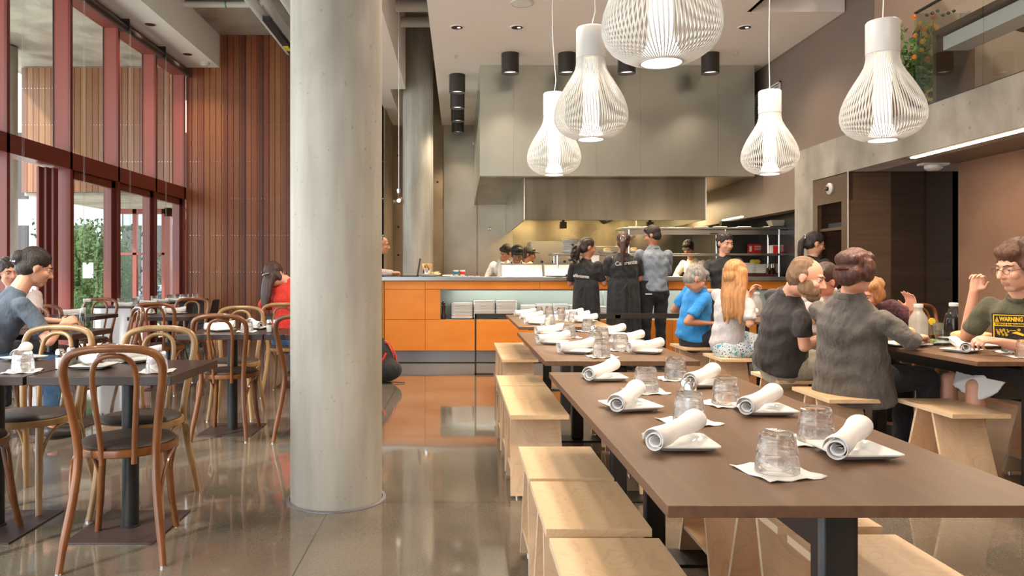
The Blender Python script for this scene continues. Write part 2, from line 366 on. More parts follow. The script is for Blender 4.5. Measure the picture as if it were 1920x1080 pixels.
def copy_tree(o, parent=None, loc=None, rz=None, label=None, group=None):
    c = o.copy(); COL.objects.link(c)
    if parent: c.parent = parent
    if loc is not None: c.location = loc
    if rz is not None: c.rotation_euler.z = rz
    if label: c['label'] = label
    if group: c['group'] = group
    for ch in list(o.children): copy_tree(ch, c)
    return c
KIDS = {}
def struct(mb, name, mats, label=None, **kw):
    o = mb.build(name, mats, **kw); return tag(o, label, None, None, 'structure')
def text(s, size, mat, name, parent=None, mtx=None, thick=.001, wid=None, bold=0):
    c = bpy.data.curves.new('t', 'FONT'); c.body = s; c.size = size; c.extrude = thick; c.align_x = 'CENTER'; c.align_y = 'CENTER'; c.offset = bold
    t = bpy.data.objects.new('t', c); COL.objects.link(t)
    me = bpy.data.meshes.new_from_object(t.evaluated_get(bpy.context.evaluated_depsgraph_get())); bpy.data.objects.remove(t)
    if wid:
        xs = [v.co.x for v in me.vertices]; k = wid / (max(xs) - min(xs))
        for v in me.vertices: v.co.x *= k
    if mtx is not None: me.transform(mtx)
    me.materials.clear(); me.materials.append(M[mat]); me.name = name
    o = bpy.data.objects.new(name, me); COL.objects.link(o)
    if parent: o.parent = parent
    return o
def frame_m(o, right, up):
    """matrix putting local x on right, local y on up (text plane)"""
    x = V(right).normalized(); y = V(up).normalized(); z = x.cross(y).normalized(); y = z.cross(x)
    m = Matrix((x, y, z)).transposed().to_4x4(); m.translation = V(o); return m
# ------------------------------------------------------------ the room
XW, YW = -4.62, 12.6          # window wall, cedar wall
ZC, ZS, ZT = 3.97, 4.65, 5.2  # ceiling, left soffit, slab
YB = 14.1
YH = 10.0
struct(MB().box(-4.8, 7.5, -4, 14.6, -.1, 0), 'floor', 'floor')
struct(MB().box(-14, -4.8, 2, 24, -.16, -.04).box(-4.8, 8, 14.6, 24, -.16, -.04), 'floor_terrace', 'paving')
# slab over everything
struct(MB().box(-4.05, -.336, -4, 14.2, ZT, ZT + .2), 'ceiling_slab', 'conc_slab')
cb = MB().box(-.336, 3.1, -4, YB, ZC, ZC + .25).box(3.1, 4.1, 7.95, YB, ZC, ZC + .25)
struct(cb, 'ceiling', 'ceil')
struct(MB().box(-.336, -.30, -4, YB, ZC + .25, ZT), 'ceiling_slot_side', 'ceil')
struct(MB().box(3.1, 4.12, -4, 7.95, ZC + .55, ZC + .7).box(3.06, 3.1, -4, 7.95, ZC, ZC + .6).box(3.1, 4.1, 7.95, 8.0, ZC + .2, ZC + .6), 'ceiling_notch', 'soffit')
struct(MB().box(-1.28, -.82, 5.5, 11.3, ZC, ZT).box(-1.28, -1.06, 11.3, YB, ZC, ZT), 'ceiling_bulkhead', 'ceil')
struct(MB().box(XW - .25, -4.05, -4, YW, ZS, ZT + .2), 'ceiling_soffit', 'soffit')
# cedar wall: separate boards in one wall, screw heads as dots
def cedar(name, x0, x1, z0, z1, Y, mat, rows):
    mb = MB(); x = x0
    while x < x1 - .01:
        xe = min(x + .1, x1); mb.box(x + .004, xe - .004, Y, Y + .03, z0, z1)
        for z in rows:
            if z0 < z < z1:
                for q in (.025, .075):
                    if x + q < x1: mb.lathe([(.0045, -.002), (.0045, .0)], (x + q, Y, z), 6, 1, ax=1)
        x += .1
    mb.box(x0, x1, Y + .03, Y + .08, z0, z1, 2)
    return struct(mb, name, [mat, 'chrome', 'darkvoid'])
rows = [.95 + .78 * k for k in range(6)]
rows = [4.30 - .62 * k + 0 for k in range(7)] + [5.05]
cedar('wall_back_left', XW, -1.28, 0, ZT, YW, 'planks', rows)
cedar('wall_exterior', -7.4, XW - .1, 2.55, ZS, YW, 'planks_out', rows)
struct(MB().box(-1.33, -1.26, YW, YB, 0, ZC + .1), 'wall_left_concrete', 'conc_wall')
cw = MB().box(-1.3, .36, YB, YB + .2, 0, ZT)
for (tx, tz) in ((-1.16, 2.05), (-1.16, 2.75), (-1.16, 1.52), (-1.16, 3.4), (-.42, 2.9)): cw.lathe([(.022, -.004), (.014, -.001)], (tx, YB, tz), 10, 1, ax=1)
struct(cw, 'wall_back_concrete', ['conc_wall', 'darkvoid'])
struct(MB().box(-.30, .32, YB - .03, YB, 0, ZC).box(.335, 1.0, YB - .03, YB, 0, ZC), 'trim_metal_panels', 'warmsteel')
struct(MB().box(.9, 8, YB, YB + .1, 0, ZC), 'wall_back_kitchen', 'hoodgloss')
# right side: taupe upper wall, concrete beam and pier
XR = 4.1
struct(MB().box(XR + .01, XR + .2, 7.4, YB, 2.66, ZT + .6).box(XR + .01, XR + .2, 9.14, YB, 1.97, 2.66), 'wall_right_upper', 'taupe')
struct(MB().box(XR + .2, 8, 7.4, 7.5, 2.66, ZT + .6), 'wall_mezzanine_end', 'taupe')
bm_ = MB().box(XR, XR + .28, -4, 9.14, 2.26, 2.66).box(XR, XR + .28, 8.67, 9.14, 0, 2.26)
struct(bm_, 'wall_right_beam', 'conc_beam')
tie = MB()
for yy in (3.2, 4.6, 6.0, 7.4, 8.9):
    for zz in (2.36, 2.56): tie.lathe([(.016, -.001), (.011, .0015)], (XR, yy, zz), 10, ax=0)
for zz in (1.7, 1.5, .9): tie.lathe([(.016, -.001), (.011, .0015)], (XR, 8.9, zz), 10, ax=0)
struct(tie, 'trim_tie_holes', 'conc_wall')
struct(MB().box(XR + .27, 6.3, -4, 7.9, 2.262, 2.40), 'ceiling_recess', 'taupe')
struct(MB().box(XR + .01, 5.28, 7.88, 7.94, 0, 2.26).box(XR + .28, 5.28, 7.88, 7.94, 2.26, 2.4).box(5.2, 6.2, 7.88, 7.94, 0, 2.4), 'wall_recess_oak', 'oakdark')
for x in (4.92,): struct(MB().box(x, x + .006, 7.872, 7.88, 0, 2.26), 'trim_oak_joint', 'darkvoid')
struct(MB().box(4.86, 6.3, -4, 7.28, 0, 2.27), 'wall_right_plaster', 'plaster')
struct(MB().box(6.2, 6.3, -4, 7.4, 2.38, ZT + .6), 'wall_mezzanine_right', 'plaster')
struct(MB().box(-1.5, 6.3, -4.15, -4, 0, ZT + .6).box(XW, -1.5, -4.15, -4, 4.2, ZT + .6), 'wall_rear', 'white')
struct(MB().box(4.12, 6.3, -4, 7.4, ZT + .4, ZT + .6), 'ceiling_mezzanine', 'taupe')
struct(MB().box(4.38, 6.3, -4, 7.4, 2.4, 2.62), 'floor_mezzanine', 'taupe')
# oak cabinet built in beside the pier (flush with the beam)
cab = thing('shelf_cabinet', (XR, 8.28, 0), 'built-in brown oak cabinet with an open shelf niche beside the concrete pier', 'cabinet')
c = MB().box(.0, .05, -.40, .39, 1.96, 2.25).box(0, .05, -.40, -.26, 0, 1.96).box(0, .05, .28, .39, 0, 1.96).box(0, .05, -.26, .28, 0, .3)
c.box(.05, .45, -.40, -.38, 0, 2.25).box(.05, .45, .37, .39, 0, 2.25).box(.43, .45, -.38, .37, 0, 2.25)
c.build('cabinet_frame', 'oakmid', cab); MB().box(.03, .43, -.26, .28, 1.66, 1.69).build('shelf', 'oakmid', cab); MB().box(-.006, .0, -.408, -.396, 0, 2.26).build('edge_strip', 'lampwhite', cab)
t = thing('binder', (XR + .2, 8.32, 1.69), 'dark grey flat binder lying on the shelf of the oak cabinet', 'binder'); MB().box(-.12, .12, -.15, .15, 0, .055, 0).build('binder_cover', 'foam', t, bevel=.004); MB().box(-.115, .125, -.14, .14, .008, .047).build('pages', 'paper', t)
cm = thing('dome_camera', (XR, 8.25, 2.12), 'small white dome security camera on the oak cabinet', 'camera')
MB().lathe([(.062, 0), (.066, -.02), (.05, -.035)], n=20, ax=0).build('mount', 'lampwhite', cm); MB().ball((-.045, 0, 0), (.038, .042, .042)).build('dome', 'bulb', cm); MB().ball((-.045, 0, 0), (.02, .026, .026)).build('lens_housing', 'black', cm)

# ------------------------------------------------------------ window wall
MY = [7.6, 8.84, 10.08, 11.32, 12.5]
MYA = [-3.5 + 1.24 * k - .03 for k in range(9)] + MY
wf = MB()
for y in MYA: wf.box(XW - .02, XW + .01, y, y + .055, 0, ZS)
wf.box(XW - .2, XW + .01, -4, YW, 2.42, 2.62).box(XW - .2, XW + .01, -4, YW, 4.5, ZS).box(XW - .2, XW + .01, -4, YW, 0, .04)
struct(wf, 'window_frame_main', 'redframe')
fin = MB()
fin2 = MB()
for y in MYA: fin.box(XW - .19, XW - .02, y, y + .055, 2.62, 4.5); fin2.box(XW - .19, XW - .02, y, y + .055, 0, 2.42)
struct(fin, 'window_fins', 'redlit')
struct(fin2, 'window_fins_lower', 'redframe')
gk = MB()
for y in MYA: gk.box(XW - .195, XW - .185, y - .012, y, 2.62, 4.5)
struct(gk, 'window_gaskets', 'black')
for i, (a, b) in enumerate(zip(MYA[:-1], MYA[1:])):
    struct(MB().box(XW - .175, XW - .167, a + .055, b, 2.62, 4.5), 'window_%d' % (i + 1), 'pane')
# sliding door leaves below the transom
for i, (a, b) in enumerate([(8.84, 10.08), (10.08, 11.32), (11.32, 12.5)]):
    d = MB(); x0, x1 = XW - .10, XW - .03; a += .055
    d.box(x0, x1, a, a + .11, .04, 2.42).box(x0, x1, b - .11, b, .04, 2.42).box(x0, x1, a, b, 2.32, 2.42).box(x0, x1, a, b, .04, .18)
    o = struct(d, 'door_%d' % (i + 1), 'redframe', bevel=.006)
    struct(MB().box(XW - .07, XW - .062, a + .1, b - .1, .18, 2.32), 'window_1%d' % i, 'pane', parent=o)
    if i == 0:
        h = MB().box(.0, .012, 8.915, 8.94, .98, 1.16); h.v = [(x + XW - .03, y, z) for x, y, z in h.v]; h.build('door_handle', 'chrome', o)
d = MB()
for k in range(3): d.box(XW - .18 + k * .05, XW - .145 + k * .05, 8.46 + .06 * k, 8.56 + .06 * k, .04, 2.40)
struct(d, 'door_stack', 'redframe', bevel=.006)
# roller blinds with bead chains
for i, (a, b) in enumerate(zip(MY[:-1], MY[1:])):
    t = thing('roller_blind', (XW + .1, a, 4.5), ['rolled-up dark roller blind over the leftmost window bay in view', 'rolled-up dark roller blind over the second window bay', 'rolled-up dark roller blind over the third window bay', 'rolled-up dark roller blind over the window bay next to the cedar wall'][i], 'blind', 'roller blinds above the windows')
    MB().lathe([(.05, .03), (.05, b - a - .01)], n=16, ax=1).build('roller', 'bronze', t)
    MB().box(-.08, .06, 0, .02, -.05, .12).build('bracket', 'black', t)
    MB().tube([(.05, .03, 0), (.05, .03, -3.2)], .0022, 5).tube([(.05, .06, 0), (.05, .06, -3.2)], .0022, 5).build('bead_chain', 'chain', t)
# terrace: column, glazed porch, hedge, building and car
struct(MB().box(-7.7, XW - .2, 2, YW + 2.5, ZS + .02, ZS + .3).box(-7.4, XW - .1, YW + .1, 15.6, 2.5, 2.6), 'ceiling_terrace', 'conc_slab')
o = MB().lathe([(.24, 0), (.24, ZS)], (-7.05, 11.45, 0), 28).build('concrete_column', 'conc_col'); tag(o, 'round concrete column out on the terrace behind the glass', 'column')
t = thing('soffit_light', (-6.6, 9.6, ZS), 'small round ceiling light under the terrace roof outside', 'lamp'); MB().lathe([(.09, .02), (.1, -.02), (.03, -.03)]).build('diffuser', 'lampwhite', t)
pf = MB()
for x in (-7.3, -6.75, -6.15, -5.55, -4.9): pf.box(x, x + .08, 15.4, 15.5, 0, 2.5)
pf.box(-7.3, -4.8, 15.4, 15.5, 2.4, 2.5).box(-7.3, -4.8, 15.4, 15.5, 1.55, 1.6)
pp = pf.build('glazed_porch', 'redlit'); tag(pp, 'red framed glazed porch screen at the back of the terrace', 'glazed screen'); MB().box(-7.3, -4.85, 15.44, 15.45, 0, 2.4).build('pane', 'pane', pp)
t = thing('glass_door', (-5.25, 13.4, 0), 'open red framed glass door outside behind the cedar cladding', 'door')
MB().box(-.05, .05, 0, .1, 0, 2.35).box(-.05, .05, 1.0, 1.1, 0, 2.35).box(-.05, .05, 0, 1.1, 2.2, 2.35).box(-.05, .05, 0, 1.1, 0, .2).build('door_frame', 'redlit', t)
MB().box(-.005, .005, .1, 1.0, .2, 2.2).build('pane', 'pane', t); MB().tube([(.05, .2, .9), (.12, .2, .9), (.12, .2, 1.25), (.05, .2, 1.25)], .013).build('door_handle', 'chrome', t)
t = thing('notice_sheet', P(165, 507, 15.42), 'cream paper notice stuck on the terrace glazing', 'notice'); MB().box(-.11, .11, 0, .015, -.16, .16).build('sheet', 'paper', t)
M_b = thing('neighbouring_building', (-13, 22.5, 0), 'pale building with dark windows across the terrace', 'building')
MB().box(-2, 9, 0, 1, 0, 5.2).build('facade', 'kick', M_b)
for k in range(6):
    q = MB().box(-1.2 + 1.7 * k, .0 + 1.7 * k, -.03, 0, .3, 2.6).box(-1.2 + 1.7 * k, .0 + 1.7 * k, -.03, 0, 3.4, 5.4).build('window', 'tile', M_b); MB().box(-.62 + 1.7 * k, -.56 + 1.7 * k, -.06, -.03, .3, 5.4).build('mullion', 'lampwhite', q)
def bush(x, y, w_, h, label, mats=('pine',), petals=None, seed=1, n=900):
    rr = random.Random(seed); mb = MB()
    for k in range(26):
        a = rr.uniform(0, 2 * PI); q = rr.uniform(0, .6); mb.ball((q * w_ * math.cos(a), q * .5 * math.sin(a), h * rr.uniform(.12, .75)), (w_ * .28, .28, h * .2), n=8, m=6)
    for k in range(n):
        a = rr.uniform(0, 2 * PI); q = rr.uniform(.5, 1.05); z = h * rr.uniform(.05, 1); c_ = V((q * w_ * math.cos(a), q * .6 * math.sin(a), z)); s_ = rr.uniform(.03, .07)
        d1 = V((rr.uniform(-1, 1), rr.uniform(-1, 1), rr.uniform(-1, 1))).normalized(); d2 = d1.orthogonal().normalized()
        mi = 1 if (petals and rr.random() < petals) else 0
        mb.add([c_ - d1 * s_, c_ + d2 * s_ * .5, c_ + d1 * s_, c_ - d2 * s_ * .5], [(0, 1, 2, 3)], mi)
    o = mb.build('shrub', list(mats), loc=(x, y, 0)); tag(o, label, 'shrub', 'shrubs on the terrace'); return o
bush(-7.4, 15.9, .6, 2.2, 'tall leafy shrub behind the notice sheet on the terrace', seed=2)
bush(-8.6, 16.6, .8, 2.4, 'tall leafy shrub near the terrace column', seed=3)
bush(-6.0, 16.4, .8, 1.6, 'low leafy shrub behind the red glass door outside', seed=4)
bush(-6.3, 9.9, .35, 1.05, 'potted shrub with orange and yellow flowers just outside the open door', ('pine', 'yellowpetal'), .35, 5, 700)
cr = thing('parked_car', (-5.9, 18.8, 0), 'blue parked car beyond the glazed porch', 'car')
MB().loft([(-1.9, 0, .62), (-1.2, 0, .68), (1.2, 0, .7), (1.9, 0, .6)], [(.75, .2), (.82, .28), (.82, .28), (.75, .2)], (0, 1, 0), 16).loft([(-1.0, 0, 1.1), (-.3, 0, 1.22), (.8, 0, 1.2), (1.2, 0, 1.05)], [(.5, .1), (.62, .2), (.62, .2), (.5, .1)], (0, 1, 0), 14).build('car_body', pm('car_blue', (.02, .05, .22), .25, coat=1), cr)
for sx in (-1.2, 1.2):
    for sy in (-.72, .72): MB().lathe([(.3, -.09), (.33, -.05), (.33, .05), (.3, .09)], (sx, sy, .33), 20, ax=1).build('wheel', 'foam', cr)

# ------------------------------------------------------------ columns and services
o = MB().lathe([(.24, 0), (.24, ZT)], (-.655, 3.97, 0), 64).build('concrete_column', 'conc_col'); tag(o, 'large round concrete column standing in the foreground', 'column')
MB().lathe([(.262, .0), (.262, .004), (.245, .006)], (-.655, 3.97, 0), 48, cap=False).build('floor_seal_ring', 'kick', o)
o = MB().lathe([(.24, 0), (.24, ZT)], (-.66, 11.8, 0), 48).build('concrete_column', 'conc_col'); tag(o, 'round concrete column behind the orange counter', 'column')
def pipe(path, r, label, mat='lampwhite', **k):
    o = MB().tube(path, r, 14).build('service_pipe', mat); tag(o, label, 'pipe', k.get('group')); return o
o = pipe([(-4.05, 11.0, 5.14), (-2.9, 11.0, 5.14)], .045, 'white horizontal pipe with a green band under the raised concrete slab')
MB().lathe([(.048, 0), (.048, .02)], (-3.45, 11.0, 5.14), 14, ax=0, cap=False).build('green_band', pm('green_tape', (.02, .3, .14), .5), o)
pipe([(-2.87, 5, 4.93), (-2.87, 12.6, 4.93)], .075, 'leftmost of the white pipes running along the slab edge')
pipe([(-2.66, 5, 4.98), (-2.66, 8.6, 4.98), (-2.70, 9.2, 4.98), (-2.72, 12.6, 4.98)], .065, 'bent white pipe right of the leftmost slab pipe')
pipe([(-2.45, 5, 4.9), (-2.45, 8.0, 4.9), (-2.30, 8.5, 4.8), (-2.30, 12.6, 4.8)], .07, 'wrapped white duct partly behind the foreground column')
t = thing('cable_tray', (-2.76, 10.6, 4.86), 'dark cable bundle tied under the white pipes', 'cable tray')
MB().box(-.04, .06, 0, 2, -.09, -.02).build('cable_bundle', 'foam', t); MB().box(-.03, .05, 1.2, 1.4, -.11, -.08).build('yellow_tag', 'lemon', t)
pipe([(-.82, 9.6, 4.62), (-.34, 9.6, 4.62)], .075, 'upper white pipe crossing the ceiling slot ahead of the far column')
pipe([(-.82, 10.4, 4.68), (-.34, 10.4, 4.68)], .07, 'lower white pipe crossing the ceiling slot ahead of the far column')
for x, y, l in ((-4.31, 10.4, 'nearer recessed downlight in the left soffit'), (-4.31, 11.82, 'farther recessed downlight in the left soffit')):
    t = thing('recessed_downlight', (x, y, ZS), l, 'downlight'); MB().lathe([(.085, .0), (.085, -.006), (.07, -.006)], cap=False).build('trim_ring', 'lampwhite', t); MB().lathe([(.07, -.004), (.045, -.002)]).build('baffle', 'darkvoid', t)
    lamp('soffit_lamp', 'SPOT', (x, y, ZS - .03), 40, WARM, spot_size=2.2, spot_blend=.8, shadow_soft_size=.07)
t = thing('smoke_detector', (-4.2, 12.3, ZS), 'white smoke detector at the end of the left soffit', 'smoke detector'); MB().lathe([(.07, 0), (.07, -.04), (.04, -.06)]).build('body', 'lampwhite', t)
REC = [(-.03, 8.45, 'leftmost recessed downlight in the main ceiling'), (.65, 8.45, 'recessed downlight in the main ceiling below the loudspeaker'), (1.42, 8.45, 'recessed downlight in the main ceiling behind the second pendant'), (3.23, 8.45, 'rightmost recessed downlight in the main ceiling')]
for x, y, l in REC:
    t = thing('recessed_downlight', (x, y, ZC), l, 'downlight', 'recessed ceiling lights'); MB().lathe([(.085, .0), (.085, -.006), (.066, -.006)], cap=False).build('trim_ring', 'ceil', t); MB().lathe([(.066, -.004), (.045, -.002)]).build('baffle', 'darkvoid', t); MB().ball((.02, .0, -.004), (.02, .02, .006)).build('bulb', 'reflector', t)
    lamp('recessed_lamp', 'SPOT', (x, y, ZC - .03), 45, WARM, spot_size=2.3, spot_blend=.8, shadow_soft_size=.06)
SURF = [(.64, 9.48, 'leftmost black cylinder light of the row in front of the steel hood'), (1.36, 9.48, 'second black cylinder light in front of the steel hood'), (2.12, 9.48, 'third black cylinder light in front of the hood, behind the big pendant'), (3.18, 9.48, 'rightmost black cylinder light in front of the steel hood'),
        (-.035, 10.5, 'nearest black cylinder light of the row beside the far column'), (-.035, 11.5, 'second black cylinder light of the row beside the far column'), (-.035, 12.5, 'third black cylinder light of the row beside the far column'), (-.035, 13.5, 'farthest black cylinder light of the row beside the far column')]
for x, y, l in SURF:
    t = thing('surface_downlight', (x, y, ZC), l, 'downlight', 'black cylinder ceiling lights'); MB().lathe([(.112, 0), (.112, -.25), (.100, -.25), (.098, -.20)], n=28, cap=False).build('housing', 'bronze', t); MB().lathe([(.098, -.215), (.04, -.19)], n=24).build('reflector', 'reflector', t)
    lamp('cylinder_lamp', 'SPOT', (x, y, ZC - .24), 60, WARM, spot_size=1.9, spot_blend=.7, shadow_soft_size=.08)
for (x, y) in ((-2.4, 2.0), (.8, 1.0), (.8, 4.6), (2.6, 2.4), (2.6, 5.2), (1.6, 6.6), (-.1, 5.4), (-2.3, 5.2)):   # added unseen fill lamps above the frame, brightening the room
    lamp('ceiling_fill', 'SPOT', (x, y, ZC - .05), 110 if y > 3 else 55, (1, .86, .70), spot_size=2.5, spot_blend=.9, shadow_soft_size=.12)
t = thing('ceiling_speaker', (.64, 7.68, ZC), 'round white ceiling loudspeaker at the top of the frame', 'loudspeaker'); MB().lathe([(.12, 0), (.12, -.012), (.105, -.014)], cap=False).build('bezel', 'lampwhite', t); MB().lathe([(.105, -.012), (.02, -.014)]).build('grille', 'white', t)
for x, y, l in ((3.5, 9.45, 'small white ceiling sprinkler right of the pendants'), (-.06, 9.55, 'small white ceiling sprinkler near the cylinder light row')):
    t = thing('sprinkler', (x, y, ZC), l, 'sprinkler'); MB().lathe([(.03, 0), (.03, -.005), (.008, -.008), (.008, -.03), (.022, -.032), (.022, -.035)], n=12).build('sprinkler_head', 'lampwhite', t)
t = thing('smoke_detector', (4.63, 7.3, 2.262), 'white smoke detector under the recess ceiling on the right', 'smoke detector'); MB().box(-.13, .13, -.05, .05, -.02, 0).lathe([(.08, -.02), (.08, -.05), (.05, -.07)]).build('body', 'lampwhite', t)
o = MB().box(4.165, 4.215, -2, 6.9, 2.25, 2.262).build('led_strip_light', 'led'); tag(o, 'long linear light strip under the recess ceiling on the right', 'light strip')
lamp('led_strip_lamp', 'AREA', (4.19, 3.6, 2.24), 24, WARM, shape='RECTANGLE', size=.06, size_y=6)
t = thing('vent_grille', (XR, 9.95, 3.42), 'white framed vent grille on the taupe wall', 'vent'); g = MB().box(-.02, 0, -.42, .42, -.22, -.2).box(-.02, 0, -.42, .42, .2, .22).box(-.02, 0, -.42, -.40, -.22, .22).box(-.02, 0, .40, .42, -.22, .22); g.build('vent_frame', 'lampwhite', t)
sl = MB()
for k in range(12): sl.box(-.012, 0, -.40, .40, -.19 + .033 * k, -.175 + .033 * k)
sl.build('louvre', 'lampwhite', t)

lamp('mezzanine_lamp', 'SPOT', (5.2, 5.6, ZT + .35), 220, WARM, spot_size=2.4, spot_blend=.8, shadow_soft_size=.1)
# ------------------------------------------------------------ pendants
PROF = [(.085, .0), (.086, -.03), (.095, -.07), (.117, -.112), (.146, -.158), (.173, -.204), (.197, -.252), (.213, -.296), (.2205, -.336), (.219, -.372), (.207, -.408), (.184, -.438), (.152, -.461), (.118, -.477), (.092, -.485), (.080, -.487)]
def make_pendant():
    t = thing('pendant_lamp', (0, 0, 0), 'x', 'pendant lamp', 'white slatted pendant lamps')
    MB().lathe([(.02, .185), (.082, .183), (.088, .175), (.088, .0), (.084, -.004), (.072, -.004)], n=40).build('cap', 'lampwhite', t)
    mb = MB(); N = 78
    prof = PROF
    for k in range(N):
        a0 = 2 * PI * k / N; vs = []; 
        for i, (r, z) in enumerate(prof):
            u = i / (len(prof) - 1); a = a0 + .14 * u * u
            w_ = .0025 + .0006 * (1 - abs(2 * u - 1)); rad = V((math.cos(a), math.sin(a), 0)); tg = V((-math.sin(a), math.cos(a), 0))
            b = rad * r + V((0, 0, z)); 
            j0 = max(0, i - 1); j1 = min(len(prof) - 1, i + 1); dr = prof[j1][0] - prof[j0][0]; dz = prof[j1][1] - prof[j0][1]; nn = (rad * (-dz) + V((0, 0, dr))).normalized() * .0011
            vs += [b - tg * w_ + nn, b + tg * w_ + nn, b + tg * w_ - nn, b - tg * w_ - nn]
        fs = []
        for i in range(len(prof) - 1):
            for j in range(4): fs.append((4 * i + j, 4 * i + (j + 1) % 4, 4 * i + 4 + (j + 1) % 4, 4 * i + 4 + j))
        mb.add(vs, fs)
    mb.lathe([(.083, -.484), (.083, -.490), (.074, -.490), (.074, -.484)], n=40, cap=False)
    mb.build('slatted_shade', 'lampwhite', t)
    MB().lathe([(.045, -.01), (.047, -.40)], n=28, cap=False).build('inner_glass', 'innerglow', t)
    MB().lathe([(.047, -.40), (.075, -.47), (.073, -.487), (.001, -.489)], n=36).build('diffuser', 'orangelite', t)
    return t
PEND = [(.756, 2.80, 1.985, 'biggest white slatted pendant, cut off by the top of the frame'), (.79, 4.50, 2.0, 'white slatted pendant hanging second in the left row, overlapping a smaller one'), (.775, 6.14, 2.0, 'smallest-looking white slatted pendant, farthest in the left row'),
        (2.50, 6.02, 1.99, 'white slatted pendant in front of the taupe wall and vent'), (2.39, 4.22, 1.945, 'white slatted pendant hanging at the right before the concrete beam')]
PD = make_pendant(); PDS = [PD] + [copy_tree(PD) for _ in PEND[1:]]
for i, (x, y, zb, l) in enumerate(PEND):
    z0 = zb + .487; o = PDS[i]; o.location = (x, y, z0); o['label'] = l; o.rotation_euler.z = .3 * i
    top = ZC - z0 if y < 7 else 2
    rr = random.Random(i); pts = [(0, 0, .18)]
    for q in range(1, 13):
        f_ = q / 12; pts.append((.035 * math.sin(f_ * 5 + i) * (1 - f_) - .02 * (i == 1) * f_, .0, .18 + (top - .18) * f_))
    m_ = MB().tube(pts, .0035, 6).build('cord', 'wire', o)
    lamp('pendant_lamp_bulb', 'SPOT', (x, y, z0 - .50), 28, WARM, spot_size=2.4, spot_blend=.6, shadow_soft_size=.06)
t = thing('bulb_pendant', (-.735, 9.0, 2.05), 'small clear glass bulb pendant hanging before the far column', 'pendant lamp')
MB().ball((0, 0, 0), (.07, .07, .06), n=20, m=12).lathe([(.022, .05), (.022, .11)], n=14).build('glass_shade', 'bulb', t); MB().lathe([(.024, .1), (.024, .15), (.006, .16)], n=14).build('socket', 'chrome', t); MB().ball((0, 0, .01), .022).build('filament', 'orangelite', t); MB().tube([(0, 0, .15), (0, 0, 3.1)], .004, 6).build('cord', 'wire', t)
# ------------------------------------------------------------ counter and kitchen
YC = 9.82
ct = thing('service_counter', (0, YC, 0), 'long orange wooden service counter with a display niche', 'counter')
def quad_panel(x0, x1, z0, z1, name='front_panel'): return MB().box(x0 + .002, x1 - .002, 0, .03, z0 + .002, z1 - .002).build(name, 'orange', ct, bevel=.0015)
xs = [-1.02, -.455, .20, .85, 1.5, 2.15, 2.8, 3.45, 4.3]
for a, b in zip(xs[:-1], xs[1:]):
    if a < -.5: continue
    quad_panel(a, b, .165, .572)
quad_panel(-1.02, -.455, .165, .572); quad_panel(-1.02, -.455, .572, .97); quad_panel(-1.02, -.455, .97, 1.083); quad_panel(-.455, -.255, .572, .97)
for a, b in ((-.455, 1.05), (1.05, 2.55), (2.55, 4.3)): quad_panel(a, b, .972, 1.083)
MB().box(-1.0, 4.28, .04, .8, .01, .165).build('kick_board', 'kick', ct)
MB().box(-1.03, 4.34, -.03, .85, 1.085, 1.137).build('counter_top', 'countersteel', ct, bevel=.003)
n = MB().box(-.255, 4.3, .36, .38, .57, .972).box(-.255, 4.3, .03, .36, .955, .972).box(-.275, -.255, .03, .38, .57, .972); n.box(-.255, 4.3, .03, .36, .555, .572); n.build('niche_lining', 'niche', ct)
for x in (1.95, 3.2): MB().box(x, x + .006, .352, .36, .575, .955).build('niche_joint', 'steel', ct)
MB().box(-1.0, -.99, .0, .8, 0, 1.08).box(-1.0, 4.3, .8, .81, 0, 1.08).build('side_panel', 'orange', ct)
lamp('niche_fill', 'AREA', (2, YC + .07, .945), 9, (1, .97, .90), rot=(.6, 0, 0), shape='RECTANGLE', size=4.2, size_y=.08)  # added fill to brighten the stacked plates; the niche has no fitting
# square plates stacked in the niche: every plate is a thing
def sq_plate_mb(h=.16, th=.003):
    mb = MB(); rs = []
    for k, z in ((.55, .0), (.62, .0), (.80, .006), (1.0, .016), (1.0, .016 + th), (.97, .016 + th), (.78, .007 + th), (.60, .0015 + th)):
        q = h / 2 * k; r = []
        for i in range(4):
            cx, cy = ((1, 1), (-1, 1), (-1, -1), (1, -1))[i]
            for a in range(4):
                th = PI / 2 * i + PI / 2 * a / 3; rr = q * .16; r.append(V((cx * (q - rr) + rr * math.cos(th), cy * (q - rr) + rr * math.sin(th), z)))
        rs.append(r)
    mb.rings(rs, sm=True); return mb
sp = None
STK = [(.03, .28, 13, .575), (.325, .28, 15, .575), (.62, .28, 15, .575), (.91, .205, 11, .575), (1.125, .205, 12, .575), (1.345, .205, 12, .575), (1.56, .20, 11, .575), (1.86, .20, 10, .575)]
NM = ['leftmost', 'second', 'third', 'fourth', 'fifth', 'sixth', 'seventh', 'rightmost']
for i, (x, w_, n_, z0) in enumerate(STK):
    base = None; l = 'white square plate in the %s stack from the left inside the counter niche' % NM[i]; g = '%s stack of white plates in the counter niche' % NM[i]
    for k in range(n_):
        if base is None: o = base = sq_plate_mb(w_, .009).build('square_plate', 'plate')
        else: o = base.copy(); COL.objects.link(o)
        o.location = (x + R.uniform(-.002, .002), YC + .19, z0 + k * .0158); tag(o, l, 'plate', g)
def mill(x, y, z, l):
    t = thing('pepper_mill', (x, y, z), l, 'pepper mill'); MB().lathe([(.031, 0), (.034, .01), (.034, .05), (.024, .075), (.021, .12), (.028, .16), (.028, .18), (.016, .186)], n=20).build('body', 'mill', t); MB().lathe([(.016, .188), (.026, .20), (.028, .215), (.018, .232), (.010, .24)], n=20).build('turning_head', 'mill', t); MB().ball((0, 0, .246), .008).build('knob', 'chrome', t); return t
